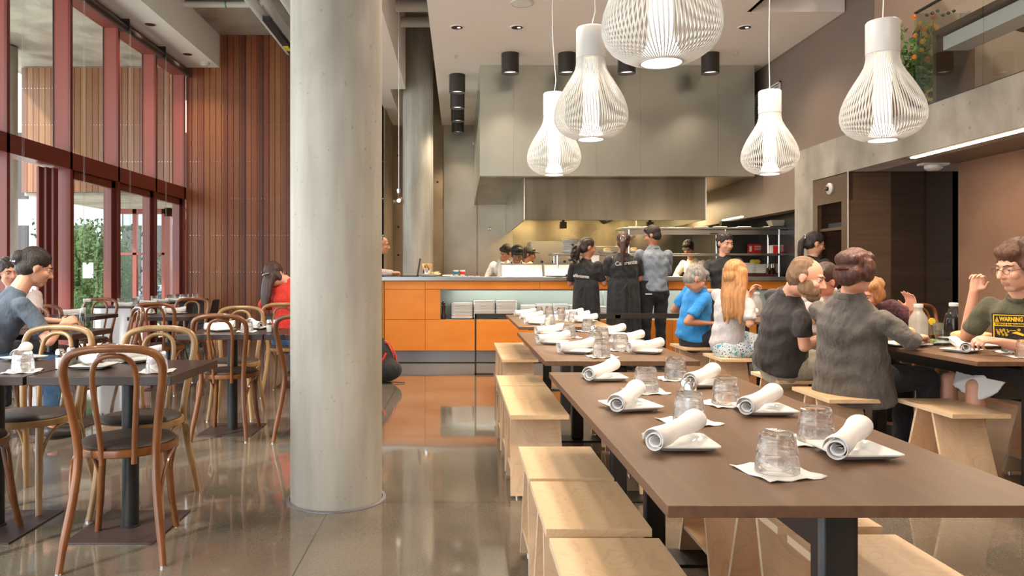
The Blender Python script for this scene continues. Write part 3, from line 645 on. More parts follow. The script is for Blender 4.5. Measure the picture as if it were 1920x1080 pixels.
mill(-.215, YC + .12, .573, 'dark wooden pepper mill at the left end of the counter niche'); mill(3.17, YC + .12, .573, 'dark wooden pepper mill in the niche beyond the man in blue')
mill(3.27, YC + .12, .573, 'second dark wooden pepper mill in the niche, right of its twin')
ZCT = 1.137
# things on the counter, left to right
t = thing('laptop', (-.58, 10.15, ZCT), 'open thin laptop seen edge-on on the orange counter', 'laptop'); MB().box(-.22, .02, -.14, .14, 0, .015).build('keyboard_half', 'foam', t); MB().box(0, .008, -.14, .14, 0, .25, mat=Matrix.Rotation(.16, 4, 'Y')).build('screen', 'foam', t)
t = thing('round_plate', (-.41, 10.05, ZCT), 'white round plate carrying the snack cup on the counter', 'plate'); MB().lathe([(.09, 0), (.10, .004), (.155, .03), (.16, .034), (.15, .034), (.09, .010), (.0, .008)], n=32, cap=False).build('plate_body', 'plate', t)
t = thing('snack_cup', (-.44, 10.05, ZCT + .012), 'metal cup of chips standing on the round plate', 'snack'); MB().lathe([(.045, 0), (.055, .11), (.05, .11), (.04, .01)], n=20).build('cup', 'chrome', t)
for k in range(9):
    a = k * .7; MB().box(-.035, .035, -.002, .002, 0, .09, mat=Matrix.Translation((.03 * math.cos(a), .03 * math.sin(a), .07 + .005 * (k % 3))) @ Matrix.Rotation(a, 4, 'Z') @ Matrix.Rotation(.35, 4, 'X')).build('chip', 'food', t)
for k in range(6):
    a = k * 1.1; o = MB().box(-.04, .04, -.03, .03, 0, .006, mat=Matrix.Rotation(.3, 4, 'X')).build('bread_chip', 'food', None, (-.36 + .09 * math.cos(a) * .7, 10.05 + .09 * math.sin(a), ZCT + .035 + .004 * k), a); tag(o, 'golden bread chip lying on the round counter plate', 'snack', 'bread chips on the round plate')
for k, px in enumerate((847, 859, 871, 883, 895)):
    o = MB().lathe([(.03, 0), (.038, .012), (.034, .012), (.02, .004)], n=18).build('small_dish', 'plate', None, P(px, 0, 10.0)[:2] + (ZCT,)); tag(o, 'tiny white dish in the row of five along the counter edge, %s' % ['leftmost', 'second', 'middle', 'fourth', 'rightmost'][k], 'dish', 'tiny dishes on the counter edge')
t = thing('towel', (P(839, 0, 10.1).x, 10.1, ZCT), 'small folded cream towel on the counter', 'towel'); MB().loft([(-.06, 0, .012), (.06, 0, .014)], [(.04, .012), (.035, .014)], (0, 1, 0)).build('folded_cloth', 'linen', t)
for k, (px, m1) in enumerate(((855, 'c_pale'), (867, 'plate'))):
    t = thing('espresso_cup', (P(px, 0, 10.3).x, 10.3, ZCT), ['patterned cup left of its pair on the counter', 'patterned cup right of its pair on the counter'][k], 'cup'); MB().lathe([(.03, 0), (.04, .09), (.036, .09), (.028, .008)], n=18).build('cup_body', 'plate', t); MB().lathe([(.0372, .03), (.0392, .07)], n=18, cap=False).build('pattern_band', 'red' if k else 'c_teal', t)
# sneeze-high backs of the prep stations
for k, (a, b) in enumerate(((942, 1017), (1022, 1084))):
    x0 = P(a, 0, 10.3).x; x1 = P(b, 0, 10.3).x
    t = thing('prep_station_hood', ((x0 + x1) / 2, 10.3, ZCT), ['pale steel prep station back, left of the two behind the counter', 'pale steel prep station back, right of the two behind the counter'][k], 'prep station')
    h = (x1 - x0) / 2; MB().add([(-h, 0, 0), (h, 0, 0), (h, .1, .17), (-h, .1, .17), (-h, .3, 0), (h, .3, 0), (h, .3, .17), (-h, .3, .17)], [(0, 1, 2, 3), (1, 5, 6, 2), (5, 4, 7, 6), (4, 0, 3, 7), (3, 2, 6, 7)]).build('steel_cover', 'ceil', t); MB().box(-h, h, .085, .31, .17, .182).build('top_rim', 'steel', t)
t = thing('serving_tray', (P(1045, 0, 9.95).x, 9.95, ZCT), 'round black serving tray on the counter left of the waitresses', 'tray'); MB().lathe([(.15, 0), (.17, .012), (.162, .012), (.15, .004)], n=28).build('tray_body', 'foam', t)
t = thing('till_box', (P(1068, 0, 10.0).x, 10.0, ZCT), 'small black box on the counter beside the serving tray', 'box'); MB().box(-.05, .06, -.05, .05, 0, .03).build('box_body', 'foam', t, bevel=.003); MB().box(-.05, .06, -.05, .05, .031, .036).build('lid', 'foam', t)
t = thing('strawberry_tub', (P(1136, 0, 10.15).x, 10.15, ZCT), 'clear plastic tub of red fruit between the two waitresses', 'tub'); MB().lathe([(.06, 0), (.07, .17), (.066, .17), (.056, .005)], n=20).build('tub_body', 'bulb', t)
for k in range(14): MB().ball((.028 * math.cos(k * 2.4), .028 * math.sin(k * 2.4), .02 + .007 * k), (.018, .018, .02), n=8, m=6).build('fruit', 'red', t)
t = thing('receipt_printer', (P(1115, 0, 10.4).x, 10.4, ZCT), 'white receipt printer behind the counter between the waitresses', 'printer'); MB().box(-.06, .06, -.05, .05, 0, .30).build('printer_body', 'lampwhite', t, bevel=.01); MB().box(-.045, .045, -.052, -.05, .2, .28).build('paper_slot', 'white', t)
# steel hood: upper box, lower hood
hd = thing('kitchen_hood', (0, YH, 0), 'large galvanised steel kitchen hood enclosure over the open kitchen', 'kitchen hood')
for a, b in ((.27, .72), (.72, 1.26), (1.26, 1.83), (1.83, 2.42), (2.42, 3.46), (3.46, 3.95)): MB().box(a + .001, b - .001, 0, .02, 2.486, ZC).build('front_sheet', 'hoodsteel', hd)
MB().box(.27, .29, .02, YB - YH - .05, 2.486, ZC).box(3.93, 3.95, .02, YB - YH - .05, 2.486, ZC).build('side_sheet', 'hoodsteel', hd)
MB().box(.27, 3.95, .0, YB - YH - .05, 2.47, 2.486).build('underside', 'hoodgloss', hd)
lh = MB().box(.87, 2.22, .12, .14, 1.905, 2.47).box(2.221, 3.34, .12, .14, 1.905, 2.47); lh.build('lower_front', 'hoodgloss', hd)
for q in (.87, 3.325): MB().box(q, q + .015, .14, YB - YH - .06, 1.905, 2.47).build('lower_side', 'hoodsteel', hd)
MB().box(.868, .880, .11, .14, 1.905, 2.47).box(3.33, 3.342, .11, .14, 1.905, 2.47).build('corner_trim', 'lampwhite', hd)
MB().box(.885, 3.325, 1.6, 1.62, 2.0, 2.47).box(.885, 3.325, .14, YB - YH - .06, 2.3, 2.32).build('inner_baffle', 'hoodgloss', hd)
for k in range(6): MB().lathe([(.02, 0), (.024, .03), (.016, .05)], (.90, 2.2 + .16 * k, 1.97 + .02 * (k % 2)), 12, ax=0).build('control_knob', 'chrome', hd)
for x in (1.4, 2.3, 3.0): lamp('hood_lamp', 'AREA', (x, 11.6, 2.28), 30, (1, .74, .38), shape='RECTANGLE', size=.5, size_y=.2)
lamp('kitchen_fill', 'AREA', (3.45, 12.7, 2.35), 40, (1, .76, .45), shape='RECTANGLE', size=.8, size_y=.3)  # added fill that lifts the dark steel wall behind the pass shelf
for x, l in ((1.55, 'left black heat lamp hanging under the hood'), (2.85, 'right black heat lamp hanging under the hood')):
    t = thing('heat_lamp', (x, 11.2, 1.95), l, 'heat lamp'); MB().box(-.02, .02, -.02, .02, .0, .4).build('stem', 'black', t); MB().box(-.05, .05, -.04, .04, -.1, .0).build('lamp_head', 'bronze', t)
MB().tube([(1.7, .6, 2.28), (2.2, 1.4, 1.98), (2.9, 2.4, 2.25)], .05, 10).build('exhaust_pipe', 'bronze', hd)
t = thing('wall_switch', (.345 + .02, YB - .03, 2.05), 'small wall socket plate on the steel back panel', 'socket'); t.location = (P(918, 429, YB - .03)); MB().box(-.045, .045, -.008, 0, -.04, .04).build('plate', 'soffit', t); [MB().lathe([(.016, -.008), (.014, -.014)], (q, 0, 0), 12, ax=1).build('socket_hole', 'chrome', t) for q in (-.02, .02)]
t = thing('wall_spotlight', P(888, 271, YB - .1), 'small white wall spotlight on the steel panels beside the hood', 'spotlight'); MB().lathe([(.03, 0), (.03, -.1)], n=14, ax=1).build('spotlight_head', 'lampwhite', t); MB().box(.0, .12, -.02, .02, -.015, .015).build('arm', 'lampwhite', t)
# line of kitchen equipment
def bx(name, label, cat, x0, x1, y0, y1, z0, z1, mats, details):
    t = thing(name, ((x0 + x1) / 2, (y0 + y1) / 2, z0), label, cat); h = ((x1 - x0) / 2, (y1 - y0) / 2, z1 - z0)
    MB().box(-h[0], h[0], -h[1], h[1], 0, h[2]).build('body', mats, t, bevel=.004); details(t, h); return t
def d_oven(t, h):
    MB().box(-h[0] * .9, h[0] * .9, -h[1] - .015, -h[1], h[2] * .12, h[2] * .6).build('door', 'hoodgloss', t)
    MB().tube([(-h[0] * .7, -h[1] - .05, h[2] * .62), (h[0] * .7, -h[1] - .05, h[2] * .62)], .012).build('door_handle', 'chrome', t)
    for k in range(4): MB().lathe([(.025, 0), (.02, -.03)], (-h[0] * .6 + h[0] * .4 * k, -h[1], h[2] * .8), 12, ax=1).build('control_knob', 'black', t)
bx('refrigerator', 'tall steel cabinet behind the two chefs', 'refrigerator', 1.20, 2.15, 12.6, 13.3, 0, 1.72, 'steel', d_oven)
bx('oven', 'steel oven with knobs and red dial behind the left waitress', 'oven', 2.20, 2.75, 12.2, 13.0, 0, 1.62, 'steel', d_oven)
bx('grill', 'black topped cooking range under the hood', 'grill', 2.8, 3.8, 12.4, 13.2, 0, 1.0, 'steel', d_oven)
bx('back_worktop', 'steel worktop run behind the service counter', 'worktop', .6, 3.8, 10.75, 11.05, 0, .98, 'steel', lambda t, h: MB().box(-h[0] * .96, h[0] * .96, -h[1] - .01, -h[1], .1, .8).build('door', 'hoodgloss', t))
# tall pass shelf over the counter
def shelf(name, label, x0, x1, y, zs, legs, th=.03, dp=.42):
    t = thing(name, ((x0 + x1) / 2, y, ZCT), label, 'shelf'); h = (x1 - x0) / 2
    for z in zs: MB().box(-h, h, 0, dp, z - ZCT - th, z - ZCT).build('shelf_board', 'steel', t, bevel=.004)
    for x in legs:
        for yy in (.03, dp - .03): MB().lathe([(.014, 0), (.014, zs[0] - ZCT)], (x - (x0 + x1) / 2, yy, 0), 12).build('post', 'chrome', t)
    return t
t = shelf('pass_shelf', 'two tier steel pass shelf above the counter, right half', 2.18, 4.55, 10.02, (1.80, 1.45), (2.28, 3.58, 4.3), .028)
MB().box(-1.16, 1.18, .02, .06, .565, .625).build('heat_lamp_bar', 'steel', t); MB().box(.0, .10, .0, .02, .575, .585).build('handle', 'black', t)
shelf('low_shelf', 'low steel shelf over the prep stations', 1.28, 2.9, 10.35, (1.46,), (1.36, 2.2), .03)
def round_stack(x, y, z, r, n_, step, label, name='round_plate', mat='plate'):
    base = None
    for k in range(n_):
        if base is None: o = base = MB().lathe([(r * .6, 0), (r * .65, .002), (r, .018), (r, .022), (r * .95, .022), (r * .6, .007)], n=28).build(name, mat)
        else: o = base.copy(); COL.objects.link(o)
        o.location = (x + R.uniform(-.002, .002), y, z + k * step); tag(o, label, 'plate', label.replace('plate in', 'plates in'))
round_stack(P(1071, 0, 10.55).x, 10.55, 1.46, .135, 9, .022, 'large white round plate in the stack left of the first waitress')
round_stack(P(1098, 0, 10.6).x, 10.6, 1.46, .09, 7, .022, 'smaller white round plate in the stack behind the first waitress')
for k, (px, l) in enumerate(((1333 + 8, 'left'), (1378 + 9, 'middle'), (1413, 'right'))):
    pass
for k, (px, w_) in enumerate(((1398, .20), (1422, .155))):
    base = None; l = 'white square plate in the %s stack on the counter under the pass shelf' % ('left', 'right')[k]
    for q in range(9 - k):
        if base is None: o = base = sq_plate_mb(w_, .009).build('square_plate', 'plate')
        else: o = base.copy(); COL.objects.link(o)
        o.location = (P(px, 0, 10.2).x, 10.2, ZCT + .035 + q * .0158); tag(o, l, 'plate', '%s stack of plates under the pass shelf' % ('left', 'right')[k])
o = MB().box(-.30, .28, -.13, .13, 0, .033).build('wooden_board', 'mill', None, (P(1413, 0, 10.2).x, 10.2, ZCT)); tag(o, 'dark wooden board under the square plate stacks', 'board')
o = fuse(MB().ball((-.03, 0, .03), (.045, .04, .035)).ball((.03, 0, .028), (.045, .04, .034)), 'sponge', 'lemon', .008, 2); o.location = (P(1416, 0, 10.2).x, 10.2, ZCT + .035 + 9 * .0155); tag(o, 'yellow rounded sponge on top of the square plates', 'sponge')
for k, px in enumerate((1439, 1446.5, 1450)):
    t = thing('syrup_bottle', (P(px, 0, 10.15 + .05 * k).x, 10.15 + .05 * k, ZCT), ['leftmost', 'middle', 'rightmost'][k] + ' of three dark syrup bottles with steel pourers', 'bottle'); MB().lathe([(.028, 0), (.03, .01), (.03, .08), (.012, .105), (.012, .12)], n=16).build('bottle_body', 'amber', t); MB().lathe([(.010, .12), (.007, .17)], n=10).build('pourer', 'chrome', t)
for k, (px, y) in enumerate(((1446, 10.42), (1465, 10.3))):
    t = thing('plastic_tub', (P(px, 0, y).x, y, ZCT), ['clear plastic tub behind the syrup bottles', 'clear plastic tub of sauce right of the syrup bottles'][k], 'tub'); MB().box(-.055, .055, -.055, .055, 0, .17).build('tub_body', 'plasticclear', t, bevel=.012); MB().box(-.06, .06, -.06, .06, .17, .18).build('rim', 'plasticclear', t, bevel=.003)
    if k: MB().box(-.056, .056, -.056, .056, .004, .05).build('sauce', 'amber', t)
t = thing('cutlery_caddy', (P(1484, 0, 10.1).x, 10.1, ZCT + .0), 'black caddy full of upright steel cutlery by the pier', 'caddy'); MB().lathe([(.05, 0), (.055, .12), (.05, .12), (.045, .01)], n=16).build('caddy_body', 'black', t)
for k in range(8): MB().tube([(.02 * math.cos(k), .02 * math.sin(k), .05), (.04 * math.cos(k), .04 * math.sin(k), .2)], .006, 6).build('cutlery', 'chrome', t)
t = thing('warning_placard', (P(1417, 0, 13.0).x, 13.0, 0), 'red warning placard on the dark tiled wall behind the pass shelf', 'sign'); t.location = P(1416.5, 468, 10.9); MB().box(-.115, .115, 0, .006, -.085, .08).build('placard', 'red', t)
text('WARNING', .03, 'white', 'lettering', t, frame_m((.035, -.002, .045), (1, 0, 0), (0, 0, 1)), wid=.10)
for q in range(3): MB().box(-.02 + .004 * q, .09 - .004 * q, -.002, 0, .02 - .014 * q, .026 - .014 * q).build('text_line', 'printgrey', t)
MB().box(-.09, -.055, -.002, 0, -.03, .05).build('white_symbol', 'white', t)
t = thing('first_aid_box', (P(1457, 0, 10.2).x, 10.2, 1.45), 'red and white first aid box on the pass shelf', 'box'); MB().box(-.10, .11, -.05, .05, 0, .115).build('box_body', 'white', t, bevel=.003); MB().box(-.075, .105, -.053, -.05, .0, .105).build('red_face', 'red', t)
text('FIRST', .035, 'white', 'lettering', t, frame_m((.04, -.055, .082), (1, 0, .05), (0, 0, 1)), wid=.08); text('AID', .033, 'white', 'lettering', t, frame_m((.045, -.055, .055), (1, 0, .05), (0, 0, 1)), wid=.055); text('MARKET', .02, 'white', 'lettering', t, frame_m((.03, -.055, .034), (1, 0, .05), (0, 0, 1)), wid=.08)
t = thing('sheet_tray', (P(1460, 0, 10.2).x, 10.2, 1.80), 'steel tray on the top pass shelf by the pier', 'tray'); MB().box(-.16, .16, -.12, .12, 0, .014).build('tray_body', 'steel', t, bevel=.004); MB().tube([(-.17, -.13, .016), (.17, -.13, .016), (.17, .13, .016), (-.17, .13, .016)], .005, 6, closed=True).build('rim', 'steel', t)
t = thing('plastic_tub', (P(1457, 0, 10.2).x, 10.2, 1.818), 'clear tub of food on the steel tray atop the pass shelf', 'tub'); MB().add([(-.08, -.06, 0), (.08, -.06, 0), (.08, .06, 0), (-.08, .06, 0), (-.115, -.09, .085), (.115, -.09, .085), (.115, .09, .085), (-.115, .09, .085)], [(0, 1, 5, 4), (1, 2, 6, 5), (2, 3, 7, 6), (3, 0, 4, 7), (3, 2, 1, 0)]).build('tub_body', 'plasticclear', t); MB().ball((0, 0, .03), (.075, .055, .025)).build('contents', 'food', t)
for k in range(5):
    px = (1190, 1215, 1315, 1350, 1395)[k]; o = MB().loft([(-.08, 0, .012), (.08, 0, .012)], [(.06, .012), (.05, .012)], (0, 1, 0)).build('folded_towel', 'linen', None, (P(px, 0, 10.2).x, 10.2, 1.80)); tag(o, 'folded white towel lying on the top pass shelf, %s from the left' % ['first', 'second', 'third', 'fourth', 'fifth'][k], 'towel', 'folded towels on the top pass shelf')
# food on the pass: dishes seen between the waiting staff
for k, (px, y) in enumerate(((1140, 10.45), (1190, 10.2))):
    t = thing('food_dish', (P(px, 0, y).x, y, 1.46), ['white dish heaped with fries on the low shelf', 'white dish of bread rolls behind the man in grey-blue'][k], 'dish'); MB().lathe([(.10, 0), (.15, .025), (.145, .025), (.09, .006)], n=26).build('dish_body', 'plate', t)
    for q in range(12): MB().ball((.07 * math.cos(q * 2.1) * (q % 3) / 2, .06 * math.sin(q * 2.1), .03 + .006 * (q % 5)), (.04, .03, .025), n=8, m=6).build('bread_roll', 'food', t)
o = MB().box(4.4, 4.44, 9.2, YB, 0, 4).build('dark_tile_wall', 'tile'); tag(o, 'dark tiled wall seen behind the pass shelf', None, None, 'structure'); o['kind'] = 'structure'; o.name = 'wall_kitchen_right'
struct(MB().box(3.86, 5.6, 11.0, 11.1, 0, 1.95), 'wall_kitchen_tile', 'tile')
o = MB().box(3.74, 3.78, 9.95, 10.65, 1.93, 1.945).build('fluorescent_light', 'tubeglow'); tag(o, 'fluorescent tube glowing under the kitchen soffit', 'light')
t = thing('steel_console', (.174, 8.7, 0), 'long low dark steel railing frame in front of the waiting staff', 'railing')
MB().box(0, 3.2, 0, .05, .66, .715).build('top_rail', 'bronze', t); MB().box(0, .22, 0, .05, .0, .02).build('foot_rail', 'bronze', t); MB().box(0, .02, 0, .05, 0, .7).build('post', 'bronze', t); MB().box(1.64, 1.70, 0, .05, 0, .70).build('post', 'bronze', t); MB().box(3.14, 3.2, 0, .05, 0, .70).build('post', 'bronze', t)

# backpack by the column
t = thing('backpack', (-.89, 8.15, 0), 'black backpack with red straps slumped behind the foreground column', 'backpack')
fuse(MB().loft([(0, 0, .12), (-.01, 0, .25), (-.03, 0, .42)], [(.24, .15), (.21, .14), (.12, .09)], (1, 0, 0)).ball((.08, -.05, .14), (.19, .14, .13)), 'bag_body', 'c_black', .012, 5, t)
for q in (0, .05): MB().tube([(.0 + q, -.02, .46), (.11 + q * .6, -.03, .42), (.17 + q * .5, -.04, .30), (.19 + q * .4, -.05, .20)], .012, 8, flat=.5).build('strap', 'red', t)
MB().tube([(.0, -.16, .18), (.08, -.17, .28), (.1, -.15, .33)], .012, 8).build('strap', 'red', t); MB().tube([(.1, -.12, .02), (.25, -.1, .01), (.30, -.1, .01)], .006, 6).build('cord', 'black', t)

# ------------------------------------------------------------ dining tables (left)
def dining_table(x, y, label, w_=.62, d_=.62):
    t = thing('dining_table', (x, y, 0), label, 'table', 'small square dark tables')
    MB().box(-w_ / 2, w_ / 2, -d_ / 2, d_ / 2, .712, .75).build('tabletop', 'darktop', t, bevel=.002)
    MB().lathe([(.038, .006), (.038, .69), (.10, .70), (.10, .712)], n=24).build('pole', 'black', t); MB().lathe([(.045, .006), (.045, .012), (.04, .014)], n=24).build('collar', 'black', t)
    MB().box(-.2, .2, -.23, .23, 0, .007).build('base_plate', 'platebase', t, bevel=.001); return t
DT = dining_table(-1.55, 3.515, 'small dark square table in the left foreground with the nearest bentwood chair')
def dt(x, y, l): return copy_tree(DT, None, (x, y, 0), None, l)
dt(-2.185, 3.515, 'small dark square table cut off at the left edge of the foreground')
dt(-1.725, 5.67, 'small dark square table of the second row with salt and pepper by the column')
dt(-1.095, 5.67, 'small dark square table of the second row, mostly behind the column')
dt(-3.09, 5.67, 'small dark square table with the milk bottle of water'); dt(-3.72, 5.67, 'small dark square table behind the leaning person at the left edge')
dt(-3.01, 7.76, 'small dark square table of the third row beside the pale panel'); dt(-4.0, 7.76, 'small dark square table of the third row nearest the windows')
dt(-1.72, 7.95, 'small dark square table in front of the person in red')
wt = thing('window_table', (-4.32, 9.3, 0), 'long table along the windows with a pale grey end panel', 'table')
MB().box(-.25, .25, 0, 2.8, .745, .77).build('tabletop', 'darktop', wt, bevel=.002); MB().box(-.25, .22, .0, .03, 0, .745).build('end_panel', 'silverpanel', wt); MB().box(-.2, .2, 2.7, 2.73, 0, .745).build('far_leg', 'black', wt)

# bentwood chairs
def make_chair(wood):
    t = thing('bentwood_chair', (0, 0, 0), 'x', 'chair')
    # local: seat centre at origin, the sitter faces +y
    def sp(pts, n=5):
        out = []; p = [V(q) for q in pts]; p = [p[0] * 2 - p[1]] + p + [p[-1] * 2 - p[-2]]
        for i in range(1, len(p) - 2):
            for k in range(n):
                u = k / n; out.append(.5 * ((2 * p[i]) + (-p[i - 1] + p[i + 1]) * u + (2 * p[i - 1] - 5 * p[i] + 4 * p[i + 1] - p[i + 2]) * u * u + (-p[i - 1] + 3 * p[i] - 3 * p[i + 1] + p[i + 2]) * u ** 3))
        return out + [p[-2]]
    half = [(.195, -.30, 0), (.182, -.275, .12), (.160, -.235, .28), (.150, -.205, .42), (.155, -.205, .52), (.172, -.235, .66), (.186, -.262, .76), (.186, -.275, .82), (.160, -.285, .866), (.09, -.292, .888)]
    arch = half + [(0, -.294, .892)] + [(-x, y, z) for x, y, z in half[::-1]]
    L = sp(arch, 4); rad = [.0175 if q[2] > .1 else .0145 for q in L]
    MB().tube(L, rad, 10).build('back_frame', wood, t)
    inn = [(.062, -.190, .40), (.066, -.200, .50), (.078, -.232, .66), (.084, -.252, .76), (.072, -.268, .825), (.040, -.280, .855)]
    MB().tube(sp(inn + [(0, -.284, .862)] + [(-x, y, z) for x, y, z in inn[::-1]], 4), .0115, 9).build('inner_hoop', wood, t)
    MB().lathe([(.198, .425), (.207, .430), (.209, .445), (.207, .458), (.190, .462), (.165, .458), (.165, .428)], n=40, cap=False).build('seat_ring', wood, t)
    MB().lathe([(.192, .455), (.197, .464), (.188, .474), (.15, .482), (.08, .486), (.01, .487)], n=40).build('seat_cushion', 'vinyl', t)
    for s in (-1, 1):
        MB().tube(sp([(.135 * s, .125, .43), (.145 * s, .145, .30), (.155 * s, .165, .15), (.172 * s, .195, .006)], 4), [.0185] * 5 + [.017] * 4 + [.0145] * 4, 10).build('front_leg', wood, t)
        MB().tube(sp([(.168 * s, -.235, .25), (.178 * s, -.20, .34), (.188 * s, -.14, .40), (.196 * s, -.05, .425)], 4), .0085, 8).build('side_brace', wood, t)
        MB().tube(sp([(.150 * s, .15, .26), (.165 * s, .12, .35), (.185 * s, .07, .41), (.20 * s, .01, .428)], 4), .0085, 8).build('side_brace', wood, t)
        MB().lathe([(.0135, 0), (.0135, .008)], (.172 * s, .197, 0), 10).build('glide', 'chrome', t); MB().lathe([(.0135, 0), (.0135, .008)], (.195 * s, -.301, 0), 10).build('glide', 'chrome', t)
    return t
CHD = make_chair('cher'); CHP = make_chair('beech'); used = {}
def chair(kind, x, y, rz, label):
    src = CHD if kind == 'd' else CHP
    if kind in used: o = copy_tree(src)
    else: o = src; used[kind] = 1
    o.location = (x, y, 0); o.rotation_euler.z = rz; o['label'] = label; o['group'] = 'bentwood chairs'; return o
chair('d', -1.46, 3.29, .21, 'brown bentwood chair in front, its round back facing the camera')
chair('d', -2.24, 3.32, .0, 'brown bentwood chair cut off by the left edge, only seat and a leg in view')
chair('p', -1.62, 3.79, PI + .05, 'pale bentwood chair pushed in on the far side of the nearest table')
chair('p', -2.23, 3.86, PI - .03, 'pale bentwood chair on the far side of the table at the left edge')
chair('d', -1.71, 5.56, .03, 'brown bentwood chair at the second row table, back to the camera')
chair('p', -1.87, 6.2, PI + .1, 'bentwood chair on the far side of the second row table')
chair('p', -1.71, 7.42, .05, 'bentwood chair carrying the person in red')
chair('d', -1.07, 5.5, -.15, 'bentwood chair half hidden by the foreground column')
chair('d', -2.99, 7.52, .1, 'brown bentwood chair at the third row table beside the pale panel')
chair('d', -3.07, 8.3, PI, 'brown bentwood chair on the far side of the third row table')
chair('d', -2.98, 6.22, PI - .95, 'brown bentwood chair turned sideways behind the water bottle table')
chair('d', -4.1, 8.25, PI, 'brown bentwood chair by the windows, behind the water bottle')
chair('d', -4.0, 7.25, -.1, 'bentwood chair by the windows hidden behind the leaning person')
chair('d', -3.36, 5.28, .0, 'bentwood chair under the leaning person at the left edge')
chair('d', -3.8, 6.5, PI, 'bentwood chair under the person at the left edge facing the room')
chair('d', 4.42, 6.75, PI + .35, 'bentwood chair by the plaster wall behind the person in olive')
t = thing('black_chair', (-3.86, 11.0, 0), 'black wire-legged chair at the far end of the window table', 'chair')
MB().loft([(0, 0, .45), (.18, 0, .47), (.24, 0, .62), (.27, 0, .78)], [(.2, .02), (.2, .02), (.19, .02), (.16, .018)], (0, 1, 0)).build('shell_seat', 'foam', t)
for sx in (-.15, .2):
    for sy in (-.17, .17): MB().tube([(sx * .6, sy * .5, .44), (sx, sy, 0)], .008, 6).build('leg', 'black', t)
t2 = copy_tree(t, None, (-3.86, 9.9, 0), None, 'black wire-legged chair at the middle of the window table')

# ------------------------------------------------------------ communal tables and plywood stools
def long_table(x0, y0, y1, label, w_=.785):
    t = thing('communal_table', (x0, y0, 0), label, 'table', 'long walnut communal tables'); L = y1 - y0
    MB().box(0, w_, 0, L, .726, .75, [0, 0, 1, 1, 1, 1]).build('tabletop', ['tabletop', 'tableedge'], t, bevel=.0015)
    for y in (.145, L - .28): MB().box(w_ / 2 - .028, w_ / 2 + .057, y, y + .055, .012, .71).build('post', 'black', t, bevel=.012); MB().box(w_ / 2 - .3, w_ / 2 + .3, y - .04, y + .14, 0, .012).build('foot_plate', 'black', t, bevel=.002); MB().box(w_ / 2 - .3, w_ / 2 + .3, y + .02, y + .08, .71, .726).build('top_bracket', 'black', t)
    MB().box(w_ / 2 - .02, w_ / 2 + .02, .2, L - .25, .60, .68).build('centre_beam', 'black', t)
    return t
long_table(.4, 1.438, 3.35, 'nearest long walnut table across the right foreground')
long_table(.43, 3.77, 5.575, 'second long walnut table in the middle row'); long_table(.485, 6.12, 7.87, 'third and farthest long walnut table in the middle row')
long_table(2.6, 3.75, 5.6, 'long walnut table at the right where people are eating'); long_table(2.68, 6.15, 7.9, 'far right long walnut table beyond the person in white knit')
def make_stool():
    t = thing('plywood_stool', (0, 0, 0), 'x', 'stool'); w_, L, H = .31, .495, .45
    MB().box(0, w_, 0, L, H - .024, H, [0, 0, 0, 0, 1, 1]).build('seat', ['maple', 'plyedge'], t, bevel=.001)
    def leg(ya, yb, flare):   # tilted board: top at ya, bottom at yb
        th = .009; vs = []
        for (z, y, f_) in ((.012, yb, flare), (H - .024, ya, 0)):
            for (x, dy) in ((.012 - f_, -th), (w_ - .025 + f_ , -th), (w_ - .025 + f_, th), (.012 - f_, th)): vs.append((x, y + dy, z))
        mb = MB(); mb.v = vs; mb.f = [(0, 1, 5, 4), (2, 3, 7, 6), (1, 2, 6, 5), (3, 0, 4, 7), (0, 3, 2, 1), (4, 5, 6, 7)]; mb.m = [0, 0, 1, 1, 1, 1]; mb.sm = [False] * 6
        return mb.build('leg', ['mapleleg', 'plyleg'], t, bevel=.0008)
    leg(.19, .05, .008); leg(.33, .45, .008)
    MB().box(.012, w_ - .025, .085, .42, .115, .130, [0, 0, 0, 0, 1, 1]).build('stretcher_shelf', ['maple', 'plyedge'], t)
    for x in (.04, w_ - .06):
        for y in (.05, .45): MB().lathe([(.011, 0), (.011, .012)], (x, y, 0), 10).build('glide', 'chrome', t)
    return t
ST = make_stool(); used['s'] = 0
def stool(x, y, label):
    o = ST if not used['s'] else copy_tree(ST); used['s'] = 1
    o.location = (x, y, 0); o['label'] = label; o['group'] = 'plywood stools'; return o
ORD = ['nearest', 'second', 'third', 'fourth']
for k, y in enumerate((2.715, 2.18, 1.61, 1.07)[::-1]): stool(.252, y, '%s plywood stool on the left side of the front walnut table' % ORD[k])
for k, y in enumerate((2.75, 2.2, 1.64, 1.1)[::-1]): stool(.936, y, '%s plywood stool on the right side of the front walnut table' % ORD[k])
for k, y in enumerate((3.915, 4.415, 4.925)): stool(.265, y, '%s plywood stool on the left side of the middle walnut table' % ORD[k])
for k, y in enumerate((3.95, 4.5, 5.02)): stool(.96, y, '%s plywood stool tucked under the right of the middle walnut table' % ORD[k])
for k, y in enumerate((6.4, 6.91, 7.42)): stool(.364, y, '%s plywood stool on the left side of the farthest walnut table' % ORD[k])
stool(2.6, 3.94, 'plywood stool tucked under the near corner of the right table'); stool(2.175, 4.395, 'plywood stool under the person in the grey jacket'); stool(2.2, 5.15, 'plywood stool under the person in the charcoal t-shirt')
stool(2.25, 6.42, 'plywood stool under the person in the white knit top'); stool(2.21, 7.36, 'plywood stool under the person in the bright blue polo')
stool(3.235, 4.0, 'plywood stool at the right edge of the photo'); stool(3.30, 3.35, 'plywood stool cut off at the lower right edge')

